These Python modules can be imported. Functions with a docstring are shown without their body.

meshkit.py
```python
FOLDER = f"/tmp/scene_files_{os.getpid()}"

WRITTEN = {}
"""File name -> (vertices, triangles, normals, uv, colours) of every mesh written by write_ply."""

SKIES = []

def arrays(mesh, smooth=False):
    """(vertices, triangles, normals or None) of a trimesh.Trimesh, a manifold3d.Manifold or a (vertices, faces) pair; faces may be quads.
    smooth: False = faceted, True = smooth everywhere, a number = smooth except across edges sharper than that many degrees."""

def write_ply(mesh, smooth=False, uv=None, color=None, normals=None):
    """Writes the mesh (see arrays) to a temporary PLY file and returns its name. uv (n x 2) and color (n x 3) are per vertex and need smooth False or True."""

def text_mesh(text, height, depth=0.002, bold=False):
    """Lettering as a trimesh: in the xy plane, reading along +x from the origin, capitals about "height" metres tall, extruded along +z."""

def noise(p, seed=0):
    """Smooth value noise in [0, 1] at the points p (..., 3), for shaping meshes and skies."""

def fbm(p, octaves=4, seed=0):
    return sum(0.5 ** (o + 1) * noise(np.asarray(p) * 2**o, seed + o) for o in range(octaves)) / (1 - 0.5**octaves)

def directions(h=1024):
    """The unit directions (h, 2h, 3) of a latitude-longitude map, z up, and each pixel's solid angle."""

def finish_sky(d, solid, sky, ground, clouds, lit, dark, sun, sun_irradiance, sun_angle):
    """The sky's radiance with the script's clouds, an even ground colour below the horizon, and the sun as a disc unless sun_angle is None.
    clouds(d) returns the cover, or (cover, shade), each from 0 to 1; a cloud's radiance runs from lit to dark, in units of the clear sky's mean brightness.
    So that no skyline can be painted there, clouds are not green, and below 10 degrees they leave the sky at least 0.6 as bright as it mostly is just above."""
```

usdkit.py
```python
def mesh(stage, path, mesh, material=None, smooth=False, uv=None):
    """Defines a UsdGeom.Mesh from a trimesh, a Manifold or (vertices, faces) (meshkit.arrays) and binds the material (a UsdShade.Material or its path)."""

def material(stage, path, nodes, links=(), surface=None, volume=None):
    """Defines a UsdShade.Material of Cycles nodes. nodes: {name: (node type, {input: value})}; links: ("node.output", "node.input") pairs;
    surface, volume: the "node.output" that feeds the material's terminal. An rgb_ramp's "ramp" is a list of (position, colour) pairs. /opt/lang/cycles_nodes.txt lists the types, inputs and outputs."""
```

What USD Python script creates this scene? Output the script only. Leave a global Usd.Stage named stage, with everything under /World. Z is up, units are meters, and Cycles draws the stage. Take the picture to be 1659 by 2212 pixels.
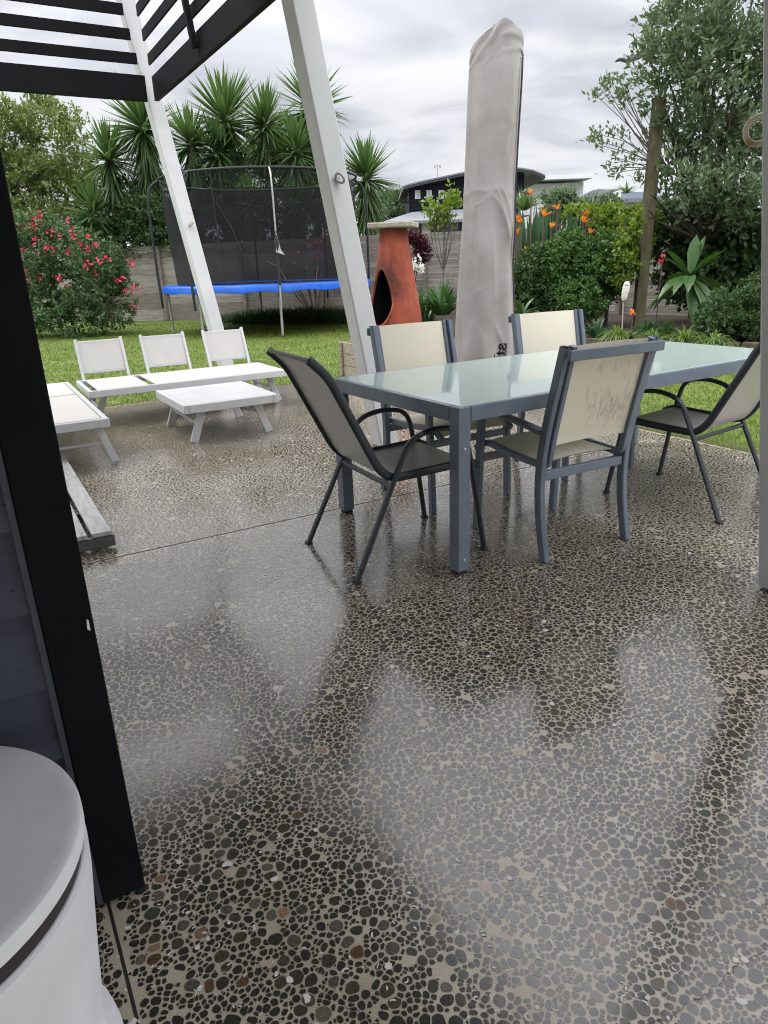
import math, numpy as np, trimesh, usdkit, meshkit
from pxr import Usd, UsdGeom, UsdLux, UsdShade, Gf, Sdf
from scipy.spatial import cKDTree

stage = Usd.Stage.CreateInMemory()
UsdGeom.SetStageUpAxis(stage, UsdGeom.Tokens.z)
UsdGeom.SetStageMetersPerUnit(stage, 1.0)
UsdGeom.Xform.Define(stage, '/World')
UsdGeom.Scope.Define(stage, '/World/Looks')

# ------------------------------------------------------------------ camera
FPX, PITCH, ROLL, CAMH, PW, PH = 1497.9, 0.34394, -0.03549, 1.2787, 1659.0, 2212.0
cp, sp, cr, sr = math.cos(PITCH), math.sin(PITCH), math.cos(ROLL), math.sin(ROLL)
FW = np.array([0, cp, -sp]); R0 = np.array([1.0, 0, 0]); U0 = np.array([0, sp, cp])
RT, UP = R0 * cr + U0 * sr, -R0 * sr + U0 * cr
CAM = np.array([0, 0, CAMH])
cam = UsdGeom.Camera.Define(stage, '/World/camera')
cam.CreateHorizontalApertureAttr(36.0); cam.CreateVerticalApertureAttr(48.0)
cam.CreateFocalLengthAttr(36.0 * FPX / PW)
cam.CreateClippingRangeAttr(Gf.Vec2f(0.05, 20000))
cam.CreateExposureAttr(0.80)
cam.AddTransformOp().Set(Gf.Matrix4d(*RT, 0, *UP, 0, *(-FW), 0, *CAM, 1))

# ------------------------------------------------------------------ sky and sun
SUN_EL, SUN_AZ = math.radians(58), math.radians(-70)     # rotation = atan2(x, y)
dome = UsdLux.DomeLight.Define(stage, '/World/sky')
dome.GetPrim().SetCustomDataByKey('kind', 'structure')
dome.GetPrim().SetCustomDataByKey('label', 'bright overcast sky of soft grey and lavender clouds')
dome.GetPrim().SetCustomDataByKey('category', 'sky')
sky_mat = usdkit.material(stage, '/World/Looks/sky', {
    'sky': ('sky_texture', dict(sky_type='single_scattering', sun_disc=False, sun_elevation=SUN_EL, sun_rotation=SUN_AZ)),
    'tc': ('texture_coordinate', {}),
    'sep': ('separate_xyz', {}),
    'zc': ('math', dict(math_type='maximum', value2=0.0)),
    'za': ('math', dict(math_type='add', value2=0.12)),
    'dx': ('math', dict(math_type='divide')), 'dy': ('math', dict(math_type='divide')),
    'cmb': ('combine_xyz', dict(z=0.37)),
    'map': ('mapping', dict(scale=(0.75, 1.0, 1.0), location=(1.3, 0.4, 0))),
    'n1': ('noise_texture', dict(scale=1.5, detail=5.0, roughness=0.50, distortion=0.5)),
    'rp': ('rgb_ramp', {'ramp': [(0.34, (0.62, 0.635, 0.705)), (0.46, (0.78, 0.79, 0.855)), (0.54, (0.95, 0.955, 1.0)), (0.66, (1.10, 1.10, 1.11))]}),
    'grad': ('map_range', dict(range_type='smoothstep', from_min=0.12, from_max=0.90, to_min=4.65, to_max=16.0)),
    'cl': ('vector_math', dict(math_type='scale')),
    'mx': ('mix_color', dict(fac=0.96, use_clamp=False)),
    'bg': ('background_shader', dict(strength=0.1)),
}, [('tc.generated', 'sep.vector'), ('sep.z', 'zc.value1'), ('zc.value', 'za.value1'), ('sep.x', 'dx.value1'), ('sep.y', 'dy.value1'),
    ('za.value', 'dx.value2'), ('za.value', 'dy.value2'), ('dx.value', 'cmb.x'), ('dy.value', 'cmb.y'), ('cmb.vector', 'map.vector'),
    ('map.vector', 'n1.vector'), ('n1.fac', 'rp.fac'), ('zc.value', 'grad.value'), ('rp.color', 'cl.vector1'), ('grad.result', 'cl.scale'),
    ('sky.color', 'mx.a'), ('cl.vector', 'mx.b'), ('mx.result', 'bg.color')], surface='bg.background')
UsdShade.MaterialBindingAPI.Apply(dome.GetPrim()).Bind(sky_mat)
sun = UsdLux.DistantLight.Define(stage, '/World/sun')
sun.CreateNormalizeAttr(True); sun.CreateIntensityAttr(0.40); sun.CreateAngleAttr(35.0); sun.CreateColorAttr(Gf.Vec3f(1.0, 0.97, 0.92))
sd = np.array([math.cos(SUN_EL) * math.sin(SUN_AZ), math.cos(SUN_EL) * math.cos(SUN_AZ), math.sin(SUN_EL)])
sx_ = np.cross([0, 0, 1], sd); sx_ /= np.linalg.norm(sx_); sy_ = np.cross(sd, sx_)
sun.AddTransformOp().Set(Gf.Matrix4d(*sx_, 0, *sy_, 0, *sd, 0, 0, 0, 30, 1))

# ------------------------------------------------------------------ helpers
A = 0.52                                             # the house and its patio are turned by this angle
CU, SU = math.cos(A), math.sin(A)
def uw(u, w, z=0.0):                                 # house axes: u along the wall, w away from it
    return np.array([u * CU - w * SU, u * SU + w * CU, z])
def at(px, py, Y):                                   # point of the place at forward distance Y
    d = FW + RT * (px - PW / 2) / FPX - UP * (py - PH / 2) / FPX
    return CAM + d * (Y - CAM[1]) / d[1]
def gnd(px, py, z=0.0):
    d = FW + RT * (px - PW / 2) / FPX - UP * (py - PH / 2) / FPX
    return CAM + d * (z - CAM[2]) / d[2]
def project(P):
    d = np.asarray(P) - CAM
    z = np.maximum(d @ FW, 1e-3)
    return np.stack([PW / 2 + FPX * (d @ RT) / z, PH / 2 - FPX * (d @ UP) / z], -1), d @ FW

class M:
    def __init__(s): s.v, s.f, s.n = [], [], 0
    def add(s, v, f):
        s.v.append(np.asarray(v, float)); s.f.append(np.asarray(f, int) + s.n); s.n += len(v); return s
    def tm(s, t): return s.add(t.vertices, t.faces)
    def get(s): return np.concatenate(s.v), np.concatenate(s.f)
    def mv(s, loc=(0, 0, 0), rz=0.0):
        v, f = s.get(); c, n = math.cos(rz), math.sin(rz)
        return M().add(v @ np.array([[c, n, 0], [-n, c, 0], [0, 0, 1]]) + np.asarray(loc, float), f)
    # chamfered box; ax = rows of local axes
    def box(s, c, size, ax=None, b=0.003):
        h = np.asarray(size, float) / 2; b = min(b, h.min() * 0.45)
        P = []
        for i in (-1, 1):
            for j in (-1, 1):
                for k in (-1, 1):
                    P += [(i * h[0], j * (h[1] - b), k * (h[2] - b)), (i * (h[0] - b), j * h[1], k * (h[2] - b)), (i * (h[0] - b), j * (h[1] - b), k * h[2])]
        P = np.array(P)
        f = BOXF
        if ax is not None: P = P @ np.asarray(ax)
        return s.add(P + np.asarray(c, float), f)
    def rbox(s, c, size, rz, b=0.003):
        return s.box(c, size, [[math.cos(rz), math.sin(rz), 0], [-math.sin(rz), math.cos(rz), 0], [0, 0, 1]], b)
    def bar(s, p0, p1, w, h, side=None, b=0.002):     # rectangular bar p0 -> p1; w along side, h across
        p0, p1 = np.asarray(p0, float), np.asarray(p1, float)
        t = p1 - p0; L = np.linalg.norm(t); t /= L
        sd = np.asarray(side if side is not None else ([0, 0, 1] if abs(t[2]) < 0.9 else [1, 0, 0]), float)
        sd = sd - t * (sd @ t); sd /= np.linalg.norm(sd)
        return s.box((p0 + p1) / 2, (w, L, h), [sd, t, np.cross(sd, t)], b)
    def sweep(s, path, prof, side, cap=True, scale=None):
        path = np.asarray(path, float); prof = np.asarray(prof, float); side = np.asarray(side, float); side = side / np.linalg.norm(side)
        t = np.gradient(path, axis=0)
        t[1:-1] = path[2:] - path[:-2]; t[0] = path[1] - path[0]; t[-1] = path[-1] - path[-2]
        t /= np.linalg.norm(t, axis=1)[:, None]
        n = np.cross(t, side); n /= np.linalg.norm(n, axis=1)[:, None]
        sd = np.cross(n, t)
        m, k = len(path), len(prof)
        sc = np.ones(m) if scale is None else np.asarray(scale, float)
        V = path[:, None] + sd[:, None] * (prof[None, :, 0, None] * sc[:, None, None]) + n[:, None] * (prof[None, :, 1, None] * sc[:, None, None])
        i = np.arange(m - 1)[:, None] * k; j = np.arange(k)[None]; j2 = (j + 1) % k
        a, b, c, d = i + j, i + j2, i + k + j2, i + k + j
        F = np.concatenate([np.stack([a, b, c], -1).reshape(-1, 3), np.stack([a, c, d], -1).reshape(-1, 3)])
        V = V.reshape(-1, 3)
        if cap:
            V = np.concatenate([V, path[:1], path[-1:]]); q = np.arange(k); q2 = (q + 1) % k; o = m * k
            F = np.concatenate([F, np.stack([q2, q, np.full(k, o)], -1), np.stack([(m - 1) * k + q, (m - 1) * k + q2, np.full(k, o + 1)], -1)])
        return s.add(V, F)
    def tube(s, path, r, side=(0, 1, 0), n=8, scale=None):
        if np.ndim(r) == 0: r = (r, r)
        a = np.linspace(0, 2 * np.pi, n, endpoint=False)
        return s.sweep(path, np.stack([np.cos(a) * r[0], np.sin(a) * r[1]], -1), side, scale=scale)
    def lathe(s, prof, n=48, c=(0, 0, 0)):
        prof = np.asarray(prof, float); a = np.linspace(0, 2 * np.pi, n, endpoint=False); m = len(prof)
        V = np.stack([prof[:, None, 0] * np.cos(a), prof[:, None, 0] * np.sin(a), np.repeat(prof[:, None, 1], n, 1)], -1).reshape(-1, 3) + np.asarray(c, float)
        i = np.arange(m - 1)[:, None] * n; j = np.arange(n)[None]; j2 = (j + 1) % n
        return s.add(V, np.concatenate([np.stack([i + j, i + j2, i + n + j2], -1).reshape(-1, 3), np.stack([i + j, i + n + j2, i + n + j], -1).reshape(-1, 3)]))
def _boxfaces():
    m = M.__new__(M); P = []
    h, b = 1.0, 0.2
    for i in (-1, 1):
        for j in (-1, 1):
            for k in (-1, 1):
                P += [(i * h, j * (h - b), k * (h - b)), (i * (h - b), j * h, k * (h - b)), (i * (h - b), j * (h - b), k * h)]
    P = np.array(P); t = trimesh.convex.convex_hull(P)
    idx = cKDTree(P).query(t.vertices)[1]
    return idx[t.faces]
BOXF = _boxfaces()

def rect(w, h, b=0.002):
    w, h = w / 2, h / 2
    return [(-w + b, -h), (w - b, -h), (w, -h + b), (w, h - b), (w - b, h), (-w + b, h), (-w, h - b), (-w, -h + b)]
def fillet(pts, r, n=5):
    pts = [np.asarray(p, float) for p in pts]; out = [pts[0]]
    rr = [r] * len(pts) if np.ndim(r) == 0 else r
    for i in range(1, len(pts) - 1):
        a, p, b = pts[i - 1], pts[i], pts[i + 1]
        d0, d1 = a - p, b - p; l0, l1 = np.linalg.norm(d0), np.linalg.norm(d1)
        k = min(rr[i], l0 * 0.48, l1 * 0.48); q0, q1 = p + d0 / l0 * k, p + d1 / l1 * k
        for t in np.linspace(0, 1, n): out.append((1 - t) ** 2 * q0 + 2 * t * (1 - t) * p + t * t * q1)
    out.append(pts[-1]); return np.array(out)

names = {}
def numbered(path):
    k = names.get(path, -1) + 1; names[path] = k
    return path if k == 0 else f'{path}_{k:03d}'
def keys(p, **kw):
    for k, v in kw.items():
        if v: p.SetCustomDataByKey(k, v)
def obj(name, mesh, mat, parent=None, smooth=False, label=None, category=None, group=None, kind=None):
    path = numbered((str(parent.GetPath()) if parent else '/World') + '/' + name)
    if isinstance(mesh, M): mesh = mesh.get()
    p = usdkit.mesh(stage, path, mesh, MAT[mat] if isinstance(mat, str) else mat, smooth=smooth).GetPrim()
    keys(p, label=label, category=category, group=group, kind=kind)
    return p
def thing(name, label, category, loc=(0, 0, 0), rz=0.0, group=None, kind=None):
    x = UsdGeom.Xform.Define(stage, numbered('/World/' + name))
    x.AddTranslateOp().Set(Gf.Vec3d(*map(float, loc)))
    if rz: x.AddRotateZOp().Set(math.degrees(rz))
    keys(x.GetPrim(), label=label, category=category, group=group, kind=kind)
    return x.GetPrim()
def dup(src, label, loc, rz, group=None):
    t = thing(src.GetName().rsplit('_0', 1)[0], label, src.GetCustomDataByKey('category'), loc, rz, group or src.GetCustomDataByKey('group'))
    t.GetReferences().AddInternalReference(src.GetPath()); t.SetInstanceable(True)
    return t

# ------------------------------------------------------------------ materials
MAT = {}
def mat(name, base, rough=0.5, metal=0.0, var=0.0, scale=8.0, bump=0.0, bscale=60.0, spec=0.5, coat=0.0, coatr=0.1, stretch=None, detail=4.0, coords='object', col2=None, lo=0.35, hi=0.65):
    n = {'p': ('principled_bsdf', dict(base_color=base, roughness=rough, metallic=metal, specular_ior_level=spec, coat_weight=coat, coat_roughness=coatr)), 'tc': ('texture_coordinate', {})}
    L = []; src = 'tc.object' if coords == 'object' else 'geo.position'
    if coords != 'object': n['geo'] = ('geometry', {})
    if stretch is not None:
        n['mp'] = ('mapping', dict(scale=stretch)); L.append((src, 'mp.vector')); src = 'mp.vector'
    if var or col2 is not None:
        n['n'] = ('noise_texture', dict(scale=scale, detail=detail, roughness=0.6)); L.append((src, 'n.vector'))
        c2 = tuple(c * (1 - var) for c in base) if col2 is None else col2
        n['r'] = ('rgb_ramp', {'ramp': [(lo, c2), (hi, base)]})
        L += [('n.fac', 'r.fac'), ('r.color', 'p.base_color')]
    if bump:
        n['bn'] = ('noise_texture', dict(scale=bscale, detail=5.0, roughness=0.6)); n['b'] = ('bump', dict(strength=bump, distance=0.004))
        L += [(src, 'bn.vector'), ('bn.fac', 'b.height'), ('b.normal', 'p.normal')]
    MAT[name] = usdkit.material(stage, '/World/Looks/' + name, n, L, surface='p.BSDF')
GAIN = {'yucca_leaf': 2.9, 'leaf_olive': 3.3, 'leaf_sage': 2.7, 'grass_blade': 1.6, 'yucca_dry': 1.7, 'tall_grass': 1.5, 'leaf_dark': 2.4, 'leaf_mid': 2.9, 'leaf_lime': 2.3, 'leaf_flowerbush': 2.1, 'agave_leaf': 1.0, 'paddle_leaf': 1.8}
def leafmat(name, ramp, rough=0.42, trans=0.25, spec=0.5, island=True):
    ramp = [(p, tuple(min(0.5, q * GAIN.get(name, 1.45)) for q in c)) for p, c in ramp]
    n = {'g': ('geometry', {}), 'r': ('rgb_ramp', {'ramp': ramp}), 'p': ('principled_bsdf', dict(roughness=rough, specular_ior_level=spec)),
         't': ('translucent_bsdf', {}), 'm': ('mix_closure', dict(fac=trans)), 'h': ('hsv', dict(hue=0.485, saturation=1.15, value=1.5))}
    L = [('g.random_per_island', 'r.fac'), ('r.color', 'p.base_color'), ('r.color', 'h.color'), ('h.color', 't.color'), ('p.BSDF', 'm.closure1'), ('t.BSDF', 'm.closure2')]
    MAT[name] = usdkit.material(stage, '/World/Looks/' + name, n, L, surface='m.closure')

mat('white_paint', (0.56, 0.565, 0.57), 0.42, var=0.10, scale=3.0, bump=0.06, bscale=30)
mat('black_paint', (0.004, 0.0045, 0.006), 0.6, var=0.35, scale=6.0, bump=0.05, spec=0.12)
mat('navy_paint', (0.037, 0.042, 0.068), 0.5, var=0.25, scale=5.0, bump=0.10, bscale=25, stretch=(1, 1, 6))
mat('grey_strip', (0.045, 0.050, 0.062), 0.6, var=0.3, scale=9.0)
mat('chip_paint', (0.62, 0.63, 0.64), 0.7)
mat('soffit', (0.045, 0.045, 0.048), 0.6, var=0.2)
mat('slate_metal', (0.125, 0.152, 0.195), 0.30, var=0.16, scale=10, spec=0.55, bump=0.03, bscale=90)
mat('charcoal_metal', (0.022, 0.025, 0.030), 0.36, var=0.2, scale=9, spec=0.5)
mat('white_metal', (0.53, 0.53, 0.54), 0.38, var=0.05, scale=4)
mat('white_sling', (0.52, 0.505, 0.48), 0.75, var=0.06, scale=6, bump=0.25, bscale=500)
mat('stainless', (0.50, 0.50, 0.51), 0.32, metal=0.9)
mat('rubber_black', (0.012, 0.012, 0.012), 0.6)
mat('galvanised', (0.42, 0.43, 0.43), 0.45, metal=0.55, var=0.25, scale=7)
mat('rusty_steel', (0.30, 0.30, 0.29), 0.55, metal=0.3, col2=(0.19, 0.10, 0.045), scale=6, lo=0.34, hi=0.42)
mat('terracotta', (0.27, 0.050, 0.023), 0.74, col2=(0.17, 0.036, 0.020), scale=4.5, bump=0.16, bscale=40, lo=0.36, hi=0.58)
mat('soot', (0.012, 0.011, 0.010), 0.9)
mat('blue_vinyl', (0.008, 0.115, 0.60), 0.36, var=0.25, scale=5, bump=0.25, bscale=12)
mat('foam_black', (0.012, 0.012, 0.015), 0.65, bump=0.5, bscale=60)
mat('mat_black', (0.012, 0.012, 0.014), 0.8)
mat('cover_cloth', (0.33, 0.315, 0.31), 0.78, col2=(0.275, 0.25, 0.235), scale=3.2, bump=0.12, bscale=420, lo=0.36, hi=0.6)
mat('ink', (0.006, 0.006, 0.007), 0.6)
mat('drum_white', (0.76, 0.76, 0.77), 0.42, var=0.13, scale=4.5, bump=0.05, bscale=120)
mat('drum_dark', (0.022, 0.016, 0.017), 0.6)
mat('weathered_timber', (0.33, 0.29, 0.225), 0.72, col2=(0.15, 0.125, 0.09), scale=6, stretch=(1, 1, 9), bump=0.3, bscale=26, lo=0.34, hi=0.62)
mat('planter_timber', (0.37, 0.33, 0.26), 0.72, col2=(0.19, 0.155, 0.115), scale=7, stretch=(1.2, 1.2, 8), bump=0.3, bscale=26, lo=0.32, hi=0.60)
mat('deck_plank', (0.50, 0.50, 0.505), 0.42, col2=(0.30, 0.295, 0.29), scale=8, stretch=(6, 1, 1), bump=0.12, bscale=24, coat=0.7, coatr=0.22)
mat('wet_timber', (0.10, 0.098, 0.095), 0.45, var=0.4, scale=10, coat=0.4)
mat('concrete_slab_cap', (0.40, 0.37, 0.31), 0.85, col2=(0.22, 0.20, 0.165), scale=9, bump=0.4, bscale=40)
mat('pole_timber', (0.125, 0.11, 0.06), 0.85, col2=(0.06, 0.060, 0.032), scale=5, stretch=(2, 2, 0.6), bump=0.4, bscale=20)
mat('soil', (0.050, 0.034, 0.022), 0.95, col2=(0.022, 0.015, 0.010), scale=14, bump=0.8, bscale=22)
mat('dirt_edge', (0.20, 0.125, 0.06), 0.95, col2=(0.09, 0.07, 0.03), scale=16, bump=0.7, bscale=50)
mat('earth', (0.06, 0.075, 0.03), 0.95, var=0.4, scale=0.6)
mat('lawn', (0.13, 0.19, 0.026), 0.9, col2=(0.08, 0.13, 0.018), scale=3.0, bump=0.6, bscale=90)
mat('house_navy', (0.012, 0.014, 0.025), 0.6, var=0.15, spec=0.15)
mat('house_cream', (0.60, 0.56, 0.48), 0.7, var=0.05)
mat('house_white', (0.74, 0.75, 0.76), 0.7, var=0.04)
mat('roof_grey', (0.17, 0.18, 0.20), 0.4, var=0.08)
mat('roof_dark', (0.055, 0.058, 0.066), 0.5, var=0.1)
mat('window_glass', (0.20, 0.25, 0.30), 0.06, spec=0.8)
mat('window_blind', (0.55, 0.58, 0.62), 0.25, spec=0.6)
mat('window_dark', (0.02, 0.022, 0.025), 0.1, spec=0.7)
mat('frame_grey', (0.36, 0.38, 0.42), 0.5)
mat('hill', (0.055, 0.068, 0.058), 0.95, var=0.4, scale=0.01, coords='world')
mat('bark', (0.10, 0.08, 0.06), 0.9, col2=(0.045, 0.036, 0.028), scale=9, bump=0.7, bscale=30)
mat('bark_grey', (0.17, 0.15, 0.125), 0.9, col2=(0.07, 0.06, 0.05), scale=9, bump=0.7, bscale=30)
mat('yucca_bark', (0.19, 0.13, 0.085), 0.95, col2=(0.07, 0.05, 0.035), scale=12, stretch=(1, 1, 4), bump=0.9, bscale=30)
mat('twig_pale', (0.42, 0.37, 0.30), 0.8)
mat('shell_white', (0.66, 0.64, 0.60), 0.45)
mat('joint_dark', (0.014, 0.013, 0.012), 0.8)
mat('ornament_white', (0.60, 0.58, 0.52), 0.85, col2=(0.10, 0.10, 0.085), scale=16, bump=0.5, bscale=40, lo=0.34, hi=0.44)
mat('ring_cream', (0.58, 0.52, 0.42), 0.5, col2=(0.30, 0.17, 0.07), scale=14, lo=0.34, hi=0.5)
mat('petal_orange', (0.80, 0.24, 0.012), 0.5)
mat('petal_red', (0.60, 0.018, 0.045), 0.5)
mat('petal_pink', (0.72, 0.025, 0.11), 0.5)
mat('petal_white', (0.75, 0.75, 0.72), 0.5)
mat('bract_green', (0.10, 0.055, 0.06), 0.5)
mat('edging_brick', (0.13, 0.085, 0.06), 0.9, col2=(0.05, 0.04, 0.03), scale=10, bump=0.5)

leafmat('leaf_olive', [(0, (0.030, 0.045, 0.022)), (0.4, (0.074, 0.090, 0.050)), (0.75, (0.118, 0.135, 0.082)), (1, (0.165, 0.18, 0.13))], 0.36)
leafmat('leaf_sage', [(0, (0.045, 0.062, 0.016)), (0.5, (0.092, 0.115, 0.034)), (1, (0.19, 0.20, 0.085))], 0.45)
leafmat('leaf_dark', [(0, (0.014, 0.030, 0.008)), (0.6, (0.036, 0.066, 0.014)), (1, (0.078, 0.115, 0.026))], 0.36)
leafmat('leaf_mid', [(0, (0.020, 0.042, 0.010)), (0.55, (0.054, 0.098, 0.018)), (0.85, (0.10, 0.150, 0.030)), (1, (0.18, 0.22, 0.06))], 0.30)
leafmat('leaf_lime', [(0, (0.055, 0.085, 0.012)), (0.5, (0.125, 0.17, 0.022)), (1, (0.24, 0.27, 0.05))], 0.42)
leafmat('leaf_far', [(0, (0.045, 0.075, 0.030)), (1, (0.12, 0.17, 0.07))], 0.5)
leafmat('leaf_flowerbush', [(0, (0.022, 0.045, 0.014)), (0.6, (0.050, 0.085, 0.024)), (0.9, (0.10, 0.135, 0.045)), (1, (0.17, 0.16, 0.06))], 0.4)
leafmat('yucca_leaf', [(0, (0.024, 0.044, 0.014)), (0.6, (0.062, 0.092, 0.026)), (1, (0.125, 0.155, 0.048))], 0.38, 0.3)
leafmat('yucca_dry', [(0, (0.055, 0.060, 0.025)), (0.6, (0.16, 0.135, 0.07)), (1, (0.26, 0.20, 0.11))], 0.6, 0.2)
leafmat('strap_leaf', [(0, (0.028, 0.062, 0.020)), (0.6, (0.070, 0.125, 0.040)), (1, (0.135, 0.19, 0.075))], 0.36)
leafmat('agave_leaf', [(0, (0.036, 0.085, 0.020)), (0.8, (0.075, 0.135, 0.030)), (1, (0.17, 0.19, 0.045))], 0.34, 0.12)
leafmat('spider_leaf', [(0, (0.075, 0.12, 0.028)), (0.5, (0.17, 0.21, 0.07)), (1, (0.36, 0.38, 0.20))], 0.45)
leafmat('paddle_leaf', [(0, (0.022, 0.050, 0.022)), (0.7, (0.050, 0.088, 0.034)), (1, (0.10, 0.14, 0.05))], 0.34, 0.15)
leafmat('red_leaf', [(0, (0.035, 0.008, 0.012)), (0.7, (0.090, 0.018, 0.025)), (1, (0.17, 0.05, 0.05))], 0.4)
leafmat('grass_blade', [(0, (0.075, 0.115, 0.014)), (0.45, (0.140, 0.190, 0.024)), (0.85, (0.185, 0.25, 0.040)), (1, (0.30, 0.27, 0.09))], 0.5, 0.3)
MAT['grass_blade'] = usdkit.material(stage, '/World/Looks/grass_blade_patchy', {
    'g': ('geometry', {}), 'r': ('rgb_ramp', {'ramp': [(0, (0.13, 0.18, 0.018)), (0.45, (0.25, 0.315, 0.034)), (0.85, (0.34, 0.405, 0.06)), (1, (0.42, 0.37, 0.14))]}),
    'n': ('noise_texture', dict(scale=1.3, detail=4.0, roughness=0.65)), 'pr': ('rgb_ramp', {'ramp': [(0.30, (0.62, 0.74, 0.75)), (0.47, (0.95, 0.97, 0.95)), (0.60, (1.12, 1.03, 0.95)), (0.74, (1.35, 1.08, 1.15))]}),
    'mu': ('mix_color', dict(blend_type='multiply', fac=1.0, use_clamp=False)), 'p': ('principled_bsdf', dict(roughness=0.5)), 't': ('translucent_bsdf', {}), 'm': ('mix_closure', dict(fac=0.3))},
    [('g.random_per_island', 'r.fac'), ('g.position', 'n.vector'), ('n.fac', 'pr.fac'), ('r.color', 'mu.a'), ('pr.color', 'mu.b'), ('mu.result', 'p.base_color'), ('mu.result', 't.color'), ('p.BSDF', 'm.closure1'), ('t.BSDF', 'm.closure2')], surface='m.closure')
leafmat('tall_grass', [(0, (0.020, 0.042, 0.012)), (0.7, (0.045, 0.080, 0.020)), (1, (0.09, 0.12, 0.03))], 0.5, 0.25)

# stained cream sling: mildew streaks of their own shape, stronger on the worn chair
def sling(name, stain):
    MAT[name] = usdkit.material(stage, '/World/Looks/' + name, {
        'tc': ('texture_coordinate', {}), 'mp': ('mapping', dict(scale=(1.0, 1.0, 0.13))), 'n': ('noise_texture', dict(scale=85.0, detail=6.0, roughness=0.75)),
        'n2': ('noise_texture', dict(scale=5.0, detail=3.0)), 'mul': ('math', dict(math_type='multiply')),
        'r': ('rgb_ramp', {'ramp': [(0.0, (0.68, 0.63, 0.50)), (0.27 + 0.15 * stain, (0.68, 0.63, 0.50)), (0.42 + 0.2 * stain, (0.34, 0.31, 0.23))]}),
        'w': ('noise_texture', dict(scale=700.0, detail=1.0)), 'b': ('bump', dict(strength=0.2, distance=0.002)),
        'p': ('principled_bsdf', dict(roughness=0.5, specular_ior_level=0.6))},
        [('tc.object', 'mp.vector'), ('mp.vector', 'n.vector'), ('tc.object', 'n2.vector'), ('n.fac', 'mul.value1'), ('n2.fac', 'mul.value2'), ('mul.value', 'r.fac'),
         ('r.color', 'p.base_color'), ('tc.object', 'w.vector'), ('w.fac', 'b.height'), ('b.normal', 'p.normal')], surface='p.BSDF')
sling('cream_sling', 1.0); sling('stained_sling', 0.0)
MAT['taupe_sling'] = usdkit.material(stage, '/World/Looks/taupe_sling', {
    'tc': ('texture_coordinate', {}), 'c': ('checker_texture', dict(scale=420.0, color1=(0.40, 0.385, 0.37), color2=(0.26, 0.25, 0.24))), 'p': ('principled_bsdf', dict(roughness=0.36, specular_ior_level=0.7))},
    [('tc.object', 'c.vector'), ('c.color', 'p.base_color')], surface='p.BSDF')
# painted-back safety glass of the table, rain film on it
MAT['table_glass'] = usdkit.material(stage, '/World/Looks/table_glass', {
    'tc': ('texture_coordinate', {}), 'n': ('noise_texture', dict(scale=14.0, detail=3.0)), 'b': ('bump', dict(strength=0.012, distance=0.003)),
    'n2': ('noise_texture', dict(scale=4.0, detail=4.0)), 'r': ('map_range', dict(from_min=0.35, from_max=0.7, to_min=0.02, to_max=0.09, clamp=True)),
    'p': ('principled_bsdf', dict(base_color=(0.43, 0.52, 0.48), specular_ior_level=0.62))},
    [('tc.object', 'n.vector'), ('n.fac', 'b.height'), ('b.normal', 'p.normal'), ('tc.object', 'n2.vector'), ('n2.fac', 'r.value'), ('r.result', 'p.roughness')], surface='p.BSDF')
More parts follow.
